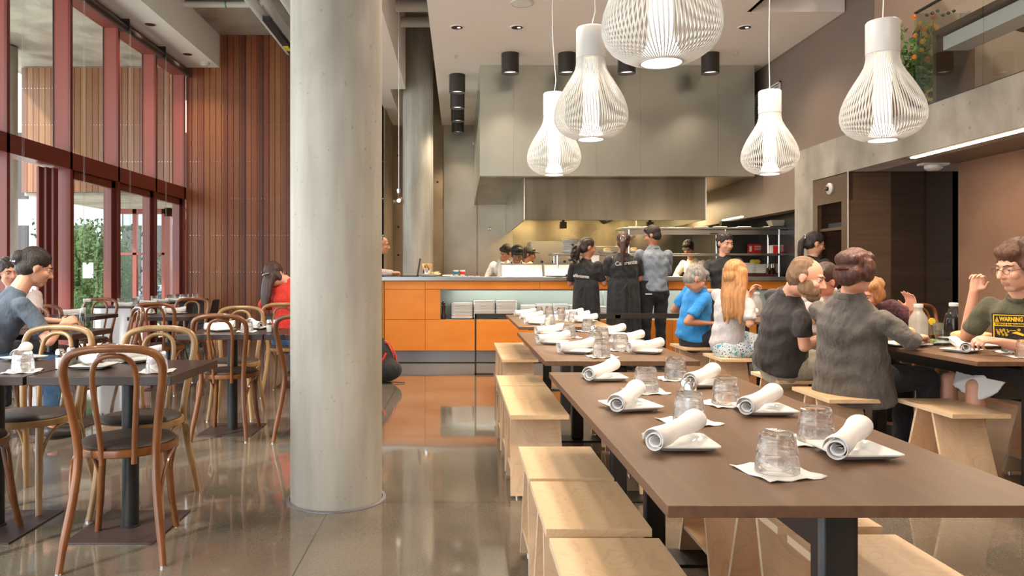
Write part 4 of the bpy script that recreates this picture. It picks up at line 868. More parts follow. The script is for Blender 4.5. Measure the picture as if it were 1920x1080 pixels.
# ------------------------------------------------------------ mezzanine balustrade, bar and flowers
b = thing('glass_balustrade', (XR + .03, 0, 2.6), 'dark tinted glass balustrade of the mezzanine', 'balustrade')
for a, c_ in ((5.90, 6.75), (4.4, 5.89), (2.9, 4.39)): MB().box(0, .012, a, c_, .0, .94).build('glass_panel', 'balglass', b)
MB().box(0, 1.6, 6.75, 6.762, .0, .94).build('end_glass_panel', 'balglass', b); MB().box(-.01, .022, 2.9, 6.76, .06, .075).box(-.008, .02, 2.9, 6.77, .94, .955).build('clamp_rail', 'bronze', b)
t = thing('mezzanine_bar', (4.2, 6.6, 2.67), 'narrow wooden bar running along behind the glass balustrade', 'bar'); MB().box(0, .34, -4, .03, .62, .66).build('bar_top', 'oakmid', t); MB().box(.06, .28, -4, .0, .48, .60).build('steel_beam', 'silverpanel', t); MB().box(0, .34, -.02, .03, 0, .62).build('end_panel', 'oakmid', t)
for k, (y, dx) in enumerate(((6.35, .1), (5.95, .12))):
    o = MB().lathe([(.03, 0), (.04, .09), (.036, .09), (.027, .01)], n=18).build('tumbler', 'bottleglass', None, (4.2 + dx, y, 3.32)); tag(o, ['glass standing on the mezzanine bar by the flowers', 'glass standing on the mezzanine bar left of the panel joint'][k], 'glass')
t = thing('mezzanine_chair', (4.95, 5.6, 2.62), 'dark bucket chair behind the mezzanine glass', 'chair'); MB().loft([(0, 0, .42), (.2, 0, .45), (.28, 0, .62), (.3, 0, .8)], [(.22, .03), (.24, .03), (.22, .03), (.15, .02)], (0, 1, 0)).build('shell_seat', 'foam', t)
for sx in (-.15, .25):
    for sy in (-.2, .2): MB().tube([(sx * .5, sy * .4, .42), (sx, sy, 0)], .009, 6).build('leg', 'chrome', t)
o = MB().lathe([(.3, 0), (.3, .02)], (4.9, 6.1, 3.25), 28).build('cafe_tabletop', 'foam'); o.name = 'cafe_table'; tag(o, 'dark round cafe table on the mezzanine behind the glass', 'table'); MB().lathe([(.03, 2.62), (.03, 3.25)], (4.9, 6.1, 0), 12).build('pole', 'foam', o)
fl = thing('flower_arrangement', (4.31, 7.02, 2.66), 'tall arrangement of sunflowers and foliage on the mezzanine edge', 'flowers')
MB().lathe([(.07, 0), (.09, .12), (.06, .2), (.065, .22)], n=20).build('vase', 'foam', fl)
rr = random.Random(11); stm = MB(); lf = MB(); heads = []
for k in range(44):
    a = rr.uniform(0, 2 * PI); q = rr.uniform(.03, .25); z = rr.uniform(.3, .92); e = V((q * math.cos(a), q * math.sin(a) * .7, z)); stm.tube([(0, 0, .1), (e.x * .4, e.y * .4, z * .5), e], .005, 5); heads.append(e)
    for j in range(30):
        u = rr.uniform(.15, 1); c_ = V((e.x * u, e.y * u, .1 + (z - .1) * u)) + V((rr.uniform(-.05, .05), rr.uniform(-.05, .05), rr.uniform(-.04, .04))); d1 = V((rr.uniform(-1, 1), rr.uniform(-1, 1), rr.uniform(-1, 1))).normalized(); d2 = d1.orthogonal().normalized(); s_ = rr.uniform(.025, .055)
        lf.add([c_ - d1 * s_, c_ + d2 * s_ * .4, c_ + d1 * s_, c_ - d2 * s_ * .4], [(0, 1, 2, 3)])
stm.build('stems', 'greens', fl); lf.build('leaves', 'greens', fl)
def sunflower(c_, r, mat='yellowpetal'):
    c_ = V(c_); f_ = V((-.75, -.65, .1)).normalized(); u = f_.cross(V((0, 0, 1))).normalized(); v = u.cross(f_); mb = MB()
    for k in range(16):
        a = 2 * PI * k / 16; d = u * math.cos(a) + v * math.sin(a); e = u * -math.sin(a) + v * math.cos(a); mb.add([c_ + d * r * .35, c_ + d * r * .7 + e * r * .15 + f_ * .01, c_ + d * r, c_ + d * r * .7 - e * r * .15 + f_ * .01], [(0, 1, 2, 3)])
    o = mb.build('sunflower' if r > .04 else 'small_flower', mat, fl); MB().ball(c_ + f_ * .004, (r * .4, r * .4, r * .4), n=12, m=8).build('flower_centre', 'brownseed' if r > .04 else mat, o)
sunflower((.07, -.08, .78), .085); sunflower((.12, -.1, .70), .06); sunflower((.05, -.12, .18), .07)
for k in range(16): sunflower(heads[k] + V((-.06, -.09, 0)), rr.uniform(.02, .032), 'orangepetal' if k % 3 else 'yellowpetal')
for k in range(6): MB().ball((.02 + .05 * k, -.1, .92 + .02 * (k % 3)), .016, n=10, m=7).build('seed_head', 'pine', fl)

# ------------------------------------------------------------ table settings
ZTB = .75
def tumbler_mesh():
    mb = MB(); pr_ = [(.0470, 0), (.0482, .0015), (.0462, .028), (.0442, .043), (.0452, .0455), (.0438, .049), (.0405, .068), (.0380, .084), (.0350, .089), (.0200, .0885), (.0006, .088), (.0006, .076), (.0250, .0765), (.0330, .0750), (.0355, .071), (.0400, .046), (.0458, .0015)]
    rs = [[V((r * math.cos(2 * PI * k / 40), r * math.sin(2 * PI * k / 40), z)) for k in range(40)] for r, z in pr_]
    return mb.rings(rs, 0, False, True, True)
TUM = None
def tumbler(p, label, up=False, group='upturned tumblers'):
    global TUM
    o = TUM.copy() if TUM else tumbler_mesh().build('tumbler', 'tumbler')
    if TUM: COL.objects.link(o)
    else: TUM = o
    o.location = p; o.rotation_euler = (PI if up else 0, 0, R.uniform(0, 6))
    if up: o.location.z += .089
    tag(o, label, 'glass', group); return o
NPM = []
def paper(p, rz, label):
    if not NPM:
        mb = MB(); n = 8; vs = []; rr = random.Random(3)
        for j in range(n + 1):
            for i in range(n + 1):
                x = (i / n - .5) * .145; y = (j / n - .5) * .145; e = max(abs(i / n - .5), abs(j / n - .5)) * 2
                vs.append((x + rr.uniform(-.001, .001), y + rr.uniform(-.001, .001), .0012 + max(0, e - .6) * .007 * (1 + math.sin(i * 1.7 + j * 1.1))))
        mb.add(vs, [(j * (n + 1) + i, j * (n + 1) + i + 1, (j + 1) * (n + 1) + i + 1, (j + 1) * (n + 1) + i) for j in range(n) for i in range(n)], 0, True)
        o = mb.build('paper_napkin', 'paper'); so = o.modifiers.new('s', 'SOLIDIFY'); so.thickness = .0012; NPM.append(o)
    else: o = NPM[0].copy(); COL.objects.link(o)
    o.location = p; o.rotation_euler.z = rz; tag(o, label, 'napkin', 'paper napkins under the tumblers'); return o
PLM = []
def plate(p, rz, label, sc=1):
    o = PLM[0].copy() if PLM else sq_plate_mb(.165).build('side_plate', 'plate')
    if PLM: COL.objects.link(o)
    else: PLM.append(o)
    o.location = p; o.rotation_euler.z = rz; o.scale = (sc, sc, 1); tag(o, label, 'plate', 'square side plates'); return o
NRM = []
def roll(p, rz, label, tilt=.10):
    if not NRM:
        mb = MB(); n = 44; turns = 2.1; L = .225; NS = 14; rs = []
        for s_ in range(NS + 1):
            u = s_ / NS; x = (u - .5) * L; k_ = 1.02 - .16 * math.sin(u * PI) + .06 * math.sin(u * 9); ring = []
            for i in range(n + 1):
                a = 2 * PI * turns * i / n; r = (.0300 - .018 * i / n) * k_ * (1 + .07 * math.sin(a * 1.5 + u * 3) + .05 * math.sin(u * 14 + a)); ring.append(V((x + .004 * math.sin(a), r * math.cos(a + u * .5), r * math.sin(a + u * .5) * .93)))
            rs.append(ring)
        vs = [q for r in rs for q in r]; fs = [(s_ * (n + 1) + i, s_ * (n + 1) + i + 1, (s_ + 1) * (n + 1) + i + 1, (s_ + 1) * (n + 1) + i) for s_ in range(NS) for i in range(n)]
        mb.add(vs, fs, 0, True); t = thing('napkin_roll', (0, 0, 0), 'x', 'napkin'); o = mb.build('rolled_cloth', 'linen', t); so = o.modifiers.new('s', 'SOLIDIFY'); so.thickness = .0022; so.offset = 0
        MB().box(-.085, .095, -.006, .006, -.004, -.002).box(-.09, .09, -.003, .009, .003, .005).build('cutlery', 'chrome', t); NRM.append(t); used['r'] = 0
    o = NRM[0] if not used['r'] else copy_tree(NRM[0]); used['r'] = 1
    o.location = p; o.rotation_euler = (0, -tilt, rz); o['label'] = label; o['group'] = 'white napkin rolls'; return o
def setting(px, py, z, ang, l, tp=(0, 0)):
    p = PZ(px, py, z); plate(p, ang + .75, 'square plate ' + l); roll(p + V((tp[0] - .01, tp[1], .044)), ang, 'rolled napkin ' + l)
def glass(px, py, z, l, pap=True, rz=.15):
    p = PZ(px, py, z)
    if pap: paper(p, rz, 'paper napkin under the glass ' + l)
    return tumbler(p + V((0, 0, .003 if pap else 0)), 'upturned tumbler ' + l)
DEG = .85
setting(1275, 838, ZTB, .80, 'nearest the camera on the left of the front table'); setting(1182, 767, ZTB, 1.05, 'second from the front on the left of the front table'); setting(1133, 712, ZTB, .90, 'at the far left of the front table')
setting(1600, 853, ZTB, .85, 'nearest the camera on the right of the front table'); setting(1432, 774, ZTB, .80, 'in the middle of the right side of the front table'); setting(1322, 724, ZTB, .85, 'at the far right of the front table')
glass(1457, 886, ZTB, 'nearest the camera on the front table', rz=.25); glass(1530, 828, ZTB, 'second nearest at the right of the front table', rz=-.1); glass(1361, 758, ZTB, 'in the middle right of the front table', rz=.2); glass(1292, 792, ZTB, 'in the middle left of the front table before the salt', rz=.3); glass(1211, 735, ZTB, 'behind the second napkin on the left of the front table', rz=.1); glass(1267, 711, ZTB, 'farthest back on the front table', rz=0)
def shaker(px, py, z, fill, label):
    t = thing('salt_shaker' if fill == 'salt' else 'pepper_shaker', PZ(px, py, z) + V((0, 0, .0)), label, 'shaker')
    MB().lathe([(.021, 0), (.023, .004), (.023, .055), (.018, .066), (.018, .07)], n=8, cap=True, sm=False).build('glass_body', 'bottleglass', t); MB().lathe([(.020, .003), (.020, .052)], n=8, sm=False).build('filling', fill, t); MB().lathe([(.0205, .068), (.0205, .082), (.015, .093), (.006, .096)], n=16).build('cap', 'chrome', t); return t
shaker(1294, 771, ZTB, 'salt', 'glass salt shaker behind the middle tumbler on the front table'); shaker(1287, 762, ZTB, 'pepper', 'glass pepper shaker behind the salt on the front table')
# second and third tables of the middle row
for (px, py, l) in ((1083, 662, 'nearest on the left of the middle table'), (1040, 645, 'second on the left of the middle table'), (1033, 628, 'farthest on the left of the middle table'), (1213, 662, 'nearest on the right of the middle table'), (1180, 644, 'second on the right of the middle table'), (1148, 629, 'farthest on the right of the middle table')): setting(px, py, ZTB, .45, l)
for (px, py, l) in ((1128, 669, 'nearest on the middle table'), (1164, 657, 'right of centre on the middle table'), (1116, 650, 'left of centre on the middle table'), (1129, 640, 'centre back of the middle table'), (1067, 633, 'farthest left on the middle table'), (1102, 621, 'farthest right on the middle table')): glass(px, py, ZTB, l)
shaker(1113, 636, ZTB, 'salt', 'glass salt shaker on the middle table')
for (px, py, l) in ((1009, 608, 'nearest on the left of the farthest table'), (998, 599.5, 'second on the left of the farthest table'), (986, 593, 'farthest on the left of the farthest table'), (1099, 605, 'nearest on the right of the farthest table'), (1086, 598.5, 'second on the right of the farthest table'), (1075, 593, 'farthest on the right of the farthest table')): setting(px, py, ZTB, .3, l)
for (px, py, l) in ((1031, 610, 'nearest on the farthest table'), (1075, 603, 'right on the farthest table'), (1050, 600, 'centre of the farthest table'), (1010, 592, 'far left on the farthest table'), (1030, 591, 'far centre on the farthest table'), (1052, 594, 'far right on the farthest table')): glass(px, py, ZTB, l)
shaker(1043, 601, ZTB, 'salt', 'glass salt shaker on the farthest table')
# left tables
glass(294, 697, ZTB, 'at the right of the nearest dark table', rz=.1); glass(207, 679, ZTB, 'behind the napkin roll on the nearest dark table', rz=.3)
setting(178, 690, ZTB, -.75, 'on the nearest dark table behind the chair back'); setting(262, 678, ZTB, .3, 'at the far right of the nearest dark table')
glass(43, 697, ZTB, 'on the dark table at the left edge', rz=.3); setting(45, 675, ZTB, 1.9, 'on the dark table at the left edge')
shaker(113, 692, ZTB, 'salt', 'salt shaker on the dark tables in the left foreground'); shaker(134, 688, ZTB, 'pepper', 'pepper shaker on the dark tables in the left foreground')
setting(415, 621, ZTB, .0, 'behind the chair back at the second row table'); glass(463, 622, ZTB, 'on the second row table', rz=.2); setting(482, 617, ZTB, 2.2, 'at the far right of the second row table')
shaker(505, 622.5, ZTB, 'salt', 'salt shaker in front of the person in red'); shaker(517, 622.5, ZTB, 'pepper', 'pepper shaker in front of the person in red')
setting(275, 589.5, ZTB, 2.6, 'on the third row table beside the pale panel'); setting(330, 589, ZTB, .2, 'right on the third row table beside the pale panel'); shaker(308, 590, ZTB, 'salt', 'salt shaker on the third row table')
setting(140, 592, ZTB, .5, 'on the dark table by the windows behind the bottle')
def bottle(p, label, frost=False, cap='lampwhite', water=.6, s=1.0):
    t = thing('milk_bottle', p, label, 'bottle'); prof = [(.050, 0), (.055, .006), (.056, .02), (.056, .13), (.050, .158), (.030, .192), (.024, .205), (.024, .226)]
    MB().lathe([(r * s, z * s) for r, z in prof], n=32, cap=False).build('bottle_body', 'frostbottle' if frost else 'bottleglass', t)
    if cap: MB().lathe([(.027 * s, .220 * s), (.028 * s, .223 * s), (.028 * s, .240 * s), (.025 * s, .243 * s)], n=28).build('cap', cap, t)
    if water: MB().lathe([(.052 * s, .004), (.053 * s, .02), (.053 * s, .13 * water * 1.6)], n=28).build('water', 'frostbottle' if frost else 'water', t)
    return t
bottle(PZ(163, 619, ZTB), 'clear milk bottle of water on the left table', water=.62); bottle(PZ(1722, 640, ZTB), 'frosted milk bottle of cold water, left of the pair on the right table', True); bottle(PZ(1788, 635.5, ZTB), 'clear milk bottle of water, right of the pair on the right table', water=.3)
bottle(PZ(1419, 592, ZTB) + V((0, 0, 0)), 'milk bottle on the far right table behind the person in charcoal', True)
def drink(px, py, z, label, fill, hf=.6, ice=False):
    p = PZ(px, py, z); t = thing('drinking_glass', p, label, 'glass'); MB().lathe([(.031, 0), (.035, .004), (.041, .10), (.0385, .10), (.033, .01), (.0, .008)], n=28, cap=False).build('glass_body', 'bottleglass', t)
    if fill: MB().lathe([(.0325, .011), (.0325 + .0055 * hf, .011 + .085 * hf)], n=24).build('drink', fill, t)
    return t
drink(117, 612, ZTB, 'glass of cola in front of the leaning person', 'cola', .7); drink(138, 614, ZTB, 'glass of iced milk drink beside the water bottle', 'salt', .5)
drink(1767.5, 651, ZTB, 'glass of water in front of the bottles on the right table', 'water', .5); drink(1742, 640, ZTB, 'glass of dark drink between the bottles on the right table', 'cola', .4)
t = drink(1758, 629, ZTB, 'tall pale drink with a lime slice on the right table', 'frostbottle', .9); MB().lathe([(.025, -.003), (.025, .003)], (-.04, 0, .10), 16, ax=1).build('lime_slice', 'lemon', t)
drink(1671, 642, ZTB, 'empty glass beside the waving hand', None)
for k, (px, py, l) in enumerate(((227, 570, 'first'), (251, 570, 'second'), (262, 566, 'third'), (289, 564, 'fourth'), (320, 562, 'fifth'), (334, 560.5, 'sixth'), (348, 560, 'seventh'), (366, 558.5, 'eighth'))):
    p = PZ(px, py + 2, .77); p.x = min(p.x, -4.12); tumbler(p, 'upturned tumbler on the window table, %s from the near end' % l, True, 'tumblers on the window table')
for k, (px, py, l) in enumerate(((232, 575, 'nearest'), (279, 570.5, 'second'), (302, 567.5, 'third'), (325, 566, 'fourth'), (350, 563.5, 'farthest'))):
    p = PZ(px, py, .77); roll(p + V((0, 0, .028)), .1, 'rolled napkin on the window table, %s along it' % l, 0)
# food at the right table
def big_plate(px, py, rz, label, sc): return plate(PZ(px, py, ZTB), rz, label, sc)
big_plate(1690, 648, .1, 'large plate with a half sandwich beside the jacket', 1.5); big_plate(1745, 645, .05, 'plate with greens behind the water glass', 1.35); big_plate(1826, 640, .05, 'large plate of bread before the person in olive', 1.75); big_plate(1846, 651, .1, 'empty square plate right of the napkin roll on the right table', 1.15)
p = PZ(1708, 648, ZTB); o = MB().loft([(-.02, 0, .02), (-.02, 0, .055), (.0, 0, .09)], [(.07, .04), (.065, .035), (.03, .02)], (1, 0, 0)).build('sandwich_half', 'food', None, p + V((.0, 0, .0))); tag(o, 'half sandwich leaning on the large plate', 'sandwich'); MB().box(-.085, .05, -.045, -.03, .02, .03).build('wrapper', 'paper', o)
p = PZ(1745, 645, ZTB); o = fuse(MB().ball((-.02, 0, .02), (.03, .03, .015)).ball((.02, .01, .02), (.025, .02, .013)), 'salad', 'greens', .008, 2); o.location = p; tag(o, 'small heap of salad greens on the plate behind the glass', 'salad')
p = PZ(1822, 637, ZTB); o = fuse(MB().ball((-.05, 0, .035), (.09, .06, .028)).ball((.08, .01, .03), (.07, .05, .022)), 'flatbread', 'food', .01, 2); o.location = p; tag(o, 'flatbread on the plate before the person in olive', 'bread')
setting(1803, 660, ZTB, 1.25, 'near the front edge of the right table'); glass(1897, 661, ZTB, 'at the right end of the right table', rz=.1); glass(1923, 670, ZTB, 'cut off at the right edge of the photo', rz=.2)
o = MB().box(-.09, .09, -.006, .006, 0, .003).build('table_knife', 'chrome', None, PZ(1713, 655, ZTB), .1); tag(o, 'table knife lying by the front edge of the right table', 'knife')
setting(1402, 594, ZTB, .2, 'on the far right table behind the person in charcoal'); glass(1392, 583, ZTB, 'on the far right table beside the raised hand')
# ------------------------------------------------------------ people
def nrm(v): return V(v).normalized()
def hand(mb, wr, d, pn, side, curl=.6, s=1.0, spread=.0):
    """wr wrist, d direction of the palm, pn direction the palm faces, side +1/-1 where the thumb is along d x pn"""
    d = nrm(d); pn = nrm(V(pn) - d * V(pn).dot(d)); u = d.cross(pn).normalized() * side
    mb.loft([wr, wr + d * .03 * s, wr + d * .065 * s, wr + d * .088 * s], [(.026 * s, .019 * s), (.036 * s, .017 * s), (.041 * s, .015 * s), (.040 * s, .012 * s)], u, 12)
    for k, (o_, L) in enumerate(((.031, .070), (.0105, .080), (-.0105, .075), (-.031, .058))):
        b = wr + d * (.086 - .004 * abs(k - 1)) * s + u * o_ * s; dd = nrm(d + u * (o_ * 5 * (.6 + spread))); pts = [b - dd * .015 * s, b]; a = curl * (.8 + .12 * k)
        for seg, f_ in enumerate((.44, .31, .25)):
            ang = a * (1, 1.9, 2.5)[seg]; q = dd * math.cos(ang) + pn * math.sin(ang); pts.append(pts[-1] + q * L * f_ * s)
        mb.loft(pts, [.0088 * s, .0088 * s, .0084 * s, .0076 * s, .0066 * s], u, 8)
    b = wr + d * .022 * s + u * .028 * s; q1 = nrm(d * .55 + u * .75 + pn * .35); q2 = nrm(d * .85 + u * .25 + pn * .5)
    mb.loft([b - u * .01 * s, b + q1 * .034 * s, b + q1 * .034 * s + q2 * .028 * s, b + q1 * .034 * s + q2 * .05 * s], [.0125 * s, .0105 * s, .0095 * s, .0078 * s], pn, 8)
def person(name, label, head, hf, body_f, neck, pelvis, arms, legs, skin='skin', top='c_black', sleeve=.5, bottom='c_black', hair=None, hs=1.0, bw=1.0, up=None, vox=.0085, shorts=0, skirt=0, long_top=0, coat=False, apron=None, beard=None, specs=False, collar=None, cap=None, shoe='foam', belly=0, feet=True, fingers=.6, cloth_vox=None, tuck=False, shd=.87):
    """arms: ((elbow, wrist, hand dir, palm dir) left, right); left = body_f x up * -1 side.  legs: ((knee, ankle), (knee, ankle))"""
    pelvis, neck, head = V(pelvis), V(neck), V(head); t = thing('person', (pelvis.x, pelvis.y, 0), label, 'person'); O = V((pelvis.x, pelvis.y, 0))
    pelvis, neck, head = pelvis - O, neck - O, head - O; arms = [tuple(V(q) - O if i < 2 else V(q) for i, q in enumerate(a)) for a in arms]; legs = [tuple(V(q) - O for q in a) for a in legs]
    f = nrm(body_f); sp_ = (neck - pelvis); L = sp_.length; su = sp_ / L; rt = su.cross(f) * -1; rt.normalize(); rt = f.cross(su).normalized(); bf = su.cross(rt).normalized()     # rt: the person's right
    hu = nrm(V(up) if up else (V((0, 0, 1)) * .85 + (head - neck).normalized() * .3)); hf = nrm(hf); hu = nrm(hu - hf * hu.dot(hf)); hr = hf.cross(hu).normalized(); A = (hr, hf, hu)
    sh = [pelvis + su * L * shd - rt * .165 * bw - bf * .005, pelvis + su * L * shd + rt * .165 * bw - bf * .005]; dp = 1 + (bw - 1) * .8
    hp = [pelvis - rt * .085 * bw, pelvis + rt * .085 * bw]
    # --- body (one continuous surface)
    b = MB()
    b.loft([pelvis, pelvis + su * L * .3, pelvis + su * L * .65, pelvis + su * L * (shd + .01), neck - su * .01], [(.12 * bw, .085), (.105 * bw, .075), (.12 * bw, .085), (.12 * bw, .055), (.05, .05)], rt, 14)
    def hd(x, y, z): return head + hr * (x * hs) + hf * (y * hs) + hu * (z * hs)
    b.loft([neck - su * .04, neck + (head - neck) * .35, hd(0, -.022, -.055)], [(.064 * hs, .058 * hs), (.053 * hs, .052 * hs), (.052 * hs, .05 * hs)], hr, 14)
    e = lambda c, r, **k: b.ball(hd(*c), tuple(q * hs for q in r), A, **k)
    e((0, -.012, .03), (.074, .092, .086), n=20, m=14); e((0, .022, -.03), (.060, .066, .080), n=18, m=12); e((0, .052, -.088), (.030, .030, .022)); e((0, .02, -.07), (.052, .055, .035))
    b.loft([hd(0, .083, .018), hd(0, .098, -.006), hd(0, .108, -.024)], [.0075 * hs, .010 * hs, .0125 * hs], hr, 8); e((.011, .094, -.030), (.009, .010, .008), n=8, m=6); e((-.011, .094, -.030), (.009, .010, .008), n=8, m=6)
    e((0, .070, .030), (.050, .022, .010)); e((.036, .06, -.022), (.024, .024, .024)); e((-.036, .06, -.022), (.024, .024, .024)); e((0, .083, -.055), (.024, .012, .0065), n=10, m=6); e((0, .080, -.067), (.021, .012, .0065), n=10, m=6)
    for s in (-1, 1): e((.076 * s, -.008, -.002), (.010, .020, .030)); e((.079 * s, -.004, -.028), (.007, .010, .010), n=8, m=6)
    for i, (el, wr, hdir, pn) in enumerate(arms):
        s0 = sh[i]; b.loft([s0, s0.lerp(el, .4), el], [.038, .042, .036], rt, 12); b.loft([el, el.lerp(wr, .3), wr], [(.036, .037), (.037, .036), (.026, .021)], rt, 12)
        side = -1 if i == 0 else 1; hand(b, wr, hdir, pn, side, fingers, .98 * (hs if hs < 1.1 else 1.04))
    for i, (kn, an) in enumerate(legs):
        b.loft([hp[i], hp[i].lerp(kn, .5), kn], [.075, .065, .050], rt, 12); b.loft([kn, kn.lerp(an, .3), kn.lerp(an, .75), an], [.048, .052, .036, .032], rt, 12)
        if feet: fd = nrm(V((bf.x, bf.y, 0))); b.loft([an + V((0, 0, -.03)), an + fd * .07 + V((0, 0, -.055)), an + fd * .15 + V((0, 0, -.062))], [(.032, .03), (.04, .025), (.038, .016)], fd.cross(V((0, 0, 1))), 10)
    ey = [hd(.031 * s, .078, .008) for s in (-1, 1)]
    def soc(c):
        for q in ey:
            d = (c - q).length
            if d < .022 * hs: c = c - hf * (.007 * hs * (1 - d / (.022 * hs)))
        return c
    o = fuse(b, 'body', [skin, 'lips'], vox, 3, t, soc)
    lc = hd(0, .095, -.061)
    for p in o.data.polygons:
        c = p.center - lc
        if abs(c.dot(hr)) < .022 * hs and abs(c.dot(hu)) < .010 * hs and abs(c.dot(hf)) < .03 * hs: p.material_index = 1
    for q in ey:
        eo = MB().ball(q - hf * .0080 * hs, .0115 * hs, A, 12, 8).build('eye', 'eyewhite', t); MB().ball(q + hf * .0012 * hs - hu * .001 * hs, (.0062 * hs, .003 * hs, .0062 * hs), A, 10, 6).build('iris', 'iris', eo)
        MB().ball(q - hf * .0080 * hs + hu * .0052 * hs, (.0145 * hs, .0132 * hs, .0098 * hs), A, 14, 8).build('eyelid', skin, eo)
    # --- clothes
    cv = cloth_vox or .011
    c = MB(); dz = long_top
    hw = .165 * bw * (.93 if tuck else 1)
    c.loft([pelvis - su * (.02 + dz), pelvis + su * L * .15, pelvis + su * L * .38, pelvis + su * L * .66, pelvis + su * L * (shd - .03), pelvis + su * L * .96], [(hw + (.02 if coat else (0 if tuck else .008)), .134 * dp + belly * .6), (hw * .96, .124 * dp + belly), (.150 * bw, .118 * dp + belly * .7), (.172 * bw, .126 * dp), (.166 * bw, .102 * dp), (.082 * bw, .070)], rt, 20, es=.2)
    if coat: c.loft([pelvis - su * (.12 + dz), pelvis + su * .1, pelvis + su * L * .6], [(hw + .06, .17), (hw + .02, .145), (hw, .13)], rt, 20, es=.2)
    for i, (el, wr, hdir, pn) in enumerate(arms):
        s0 = sh[i]
        if sleeve <= 1: e1 = s0.lerp(el, sleeve); c.loft([s0 - su * .01, s0.lerp(e1, .5), e1], [.060, .060, .059 if sleeve < .9 else .052], rt, 14, ec=.3)
        else: c.loft([s0 - su * .01, s0.lerp(el, .5), el], [.062, .058, .052], rt, 14); c.loft([el, el.lerp(wr, .5), el.lerp(wr, .93)], [.051, .047, .040], rt, 14, ec=.3)
    fo = fuse(c, 'coat' if coat else 'shirt', top, cv, 3, t, lambda q: q + bf * (.0045 * math.sin(q.z * 55 + q.x * 23 + 2 * math.sin(q.x * 31))) + rt * (.003 * math.sin(q.z * 41 + q.y * 37)))
    if collar: MB().tube([neck + (rt * math.cos(a) * .068 + bf * math.sin(a) * .062) * 1.0 - su * (.005 - .012 * math.sin(a) * -1) for a in [2 * PI * k / 20 for k in range(20)]], .013, 8, closed=True, flat=1.6).build('collar', collar, t)
    if bottom and not skirt:
        c = MB(); tk = 1.08 if tuck else 1; c.loft([pelvis - su * .06, pelvis + su * .10], [(.162 * bw * tk, .122 * tk), (.148 * bw * tk, .112 * tk)], rt, 18, ec=.3)
        for i, (kn, an) in enumerate(legs):
            k2 = hp[i].lerp(kn, shorts) if shorts else kn
            c.loft([hp[i].lerp(k2, .06), hp[i].lerp(k2, .5), k2], [.092, .087, .075 if shorts else .068], rt, 14, es=.25)
            if not shorts: c.loft([kn, kn.lerp(an, .5), kn.lerp(an, .93)], [.067, .060, .054], rt, 14, ec=.3)
        fuse(c, 'shorts' if shorts else 'trousers', bottom, cv + .001, 3, t, lambda q: q + bf * (.005 * math.sin(q.z * 47 + q.x * 29)))
    if skirt:
        c = MB(); km = (legs[0][0] + legs[1][0]) / 2; c.loft([pelvis - su * .03, pelvis.lerp(km, .5), km + V((0, 0, -.02))], [(.19, .13), (.19, .11), (.19, .085)], rt, 22)
        c.loft([km, km + V((0, 0, -skirt))], [(.18, .085), (.20, .07)], rt, 22); fuse(c, 'skirt', bottom, cv, 4, t, lambda q: q + rt * (.01 * math.sin(q.z * 40 + q.x * 50)))
    if apron:
        c = MB(); hem = pelvis + V((0, 0, -.62)); c.loft([pelvis + su * .12, pelvis - su * .1, hem], [(.175 * bw, .138), (.188 * bw, .15), (.20 * bw, .15)], rt, 22)
        fuse(c, 'apron', apron, cv, 3, t, lambda q: q + bf * (.006 * math.sin(q.x * 60)))
        MB().tube([pelvis + su * .11 - bf * .145 + rt * .02, pelvis - su * .02 - bf * .17 + rt * .03, pelvis - su * .30 - bf * .175 + rt * .02], .008, 6, flat=.6).tube([pelvis + su * .11 - bf * .145, pelvis + su * .05 - bf * .18 - rt * .04, pelvis - su * .0 - bf * .16 - rt * .01], .008, 6).build('apron_tie', apron, t)
    if feet:
        for i, (kn, an) in enumerate(legs):
            fd = nrm(V((bf.x, bf.y, 0))); MB().loft([an + V((0, 0, -.035)) - fd * .02, an + fd * .07 + V((0, 0, -.052)), an + fd * .16 + V((0, 0, -.06))], [(.042, .042), (.048, .034), (.044, .024)], fd.cross(V((0, 0, 1))), 14).build('shoe', shoe, t)
    # --- hair
    if hair:
        mat, style = hair; h = MB(); E = lambda c_, r, **k: h.ball(hd(*c_), tuple(q * hs for q in r), A, **k)
        LF = lambda pts, rad: h.loft([hd(*q) for q in pts], [tuple(x * hs for x in r) if isinstance(r, tuple) else r * hs for r in rad], hr, 14)
        bk = nrm(V((-hf.x, -hf.y, 0))); HG = lambda p0, steps, rad: h.loft([hd(*p0)] + [hd(*p0) + (bk * a_ + V((0, 0, -b_))) * hs for a_, b_ in steps], [tuple(x * hs for x in r) if isinstance(r, tuple) else r * hs for r in rad], hr, 14)
        if style != 'bald': E((0, -.020, .048), (.083, .096, .088), n=22, m=16); E((0, -.05, -.01), (.076, .062, .070), n=18, m=12)
        if style == 'bald': E((0, -.045, .012), (.081, .068, .085), n=18, m=12); E((0, -.03, .055), (.079, .078, .068), n=18, m=12); E((.066, -.01, .02), (.016, .03, .03)); E((-.066, -.01, .02), (.016, .03, .03))
        if style == 'short': E((0, .045, .088), (.062, .045, .034)); E((.064, -.0, .01), (.018, .035, .04)); E((-.064, 0, .01), (.018, .035, .04))
        if style == 'shaggy':
            E((0, .040, .085), (.070, .052, .042)); E((.070, -.0, .02), (.022, .045, .05)); E((-.070, 0, .02), (.022, .045, .05)); E((0, -.06, -.05), (.07, .05, .05))
            rr = random.Random(5)
            for k in range(60):
                a = rr.uniform(0, 2 * PI); ph = rr.uniform(.1, 1.35); c0 = (.086 * math.sin(ph) * math.cos(a), -.022 + .10 * math.sin(ph) * math.sin(a), .045 + .09 * math.cos(ph))
                if c0[1] > .03 and c0[2] < .075: continue
                E(c0, (.016, .016, .014), n=8, m=6)
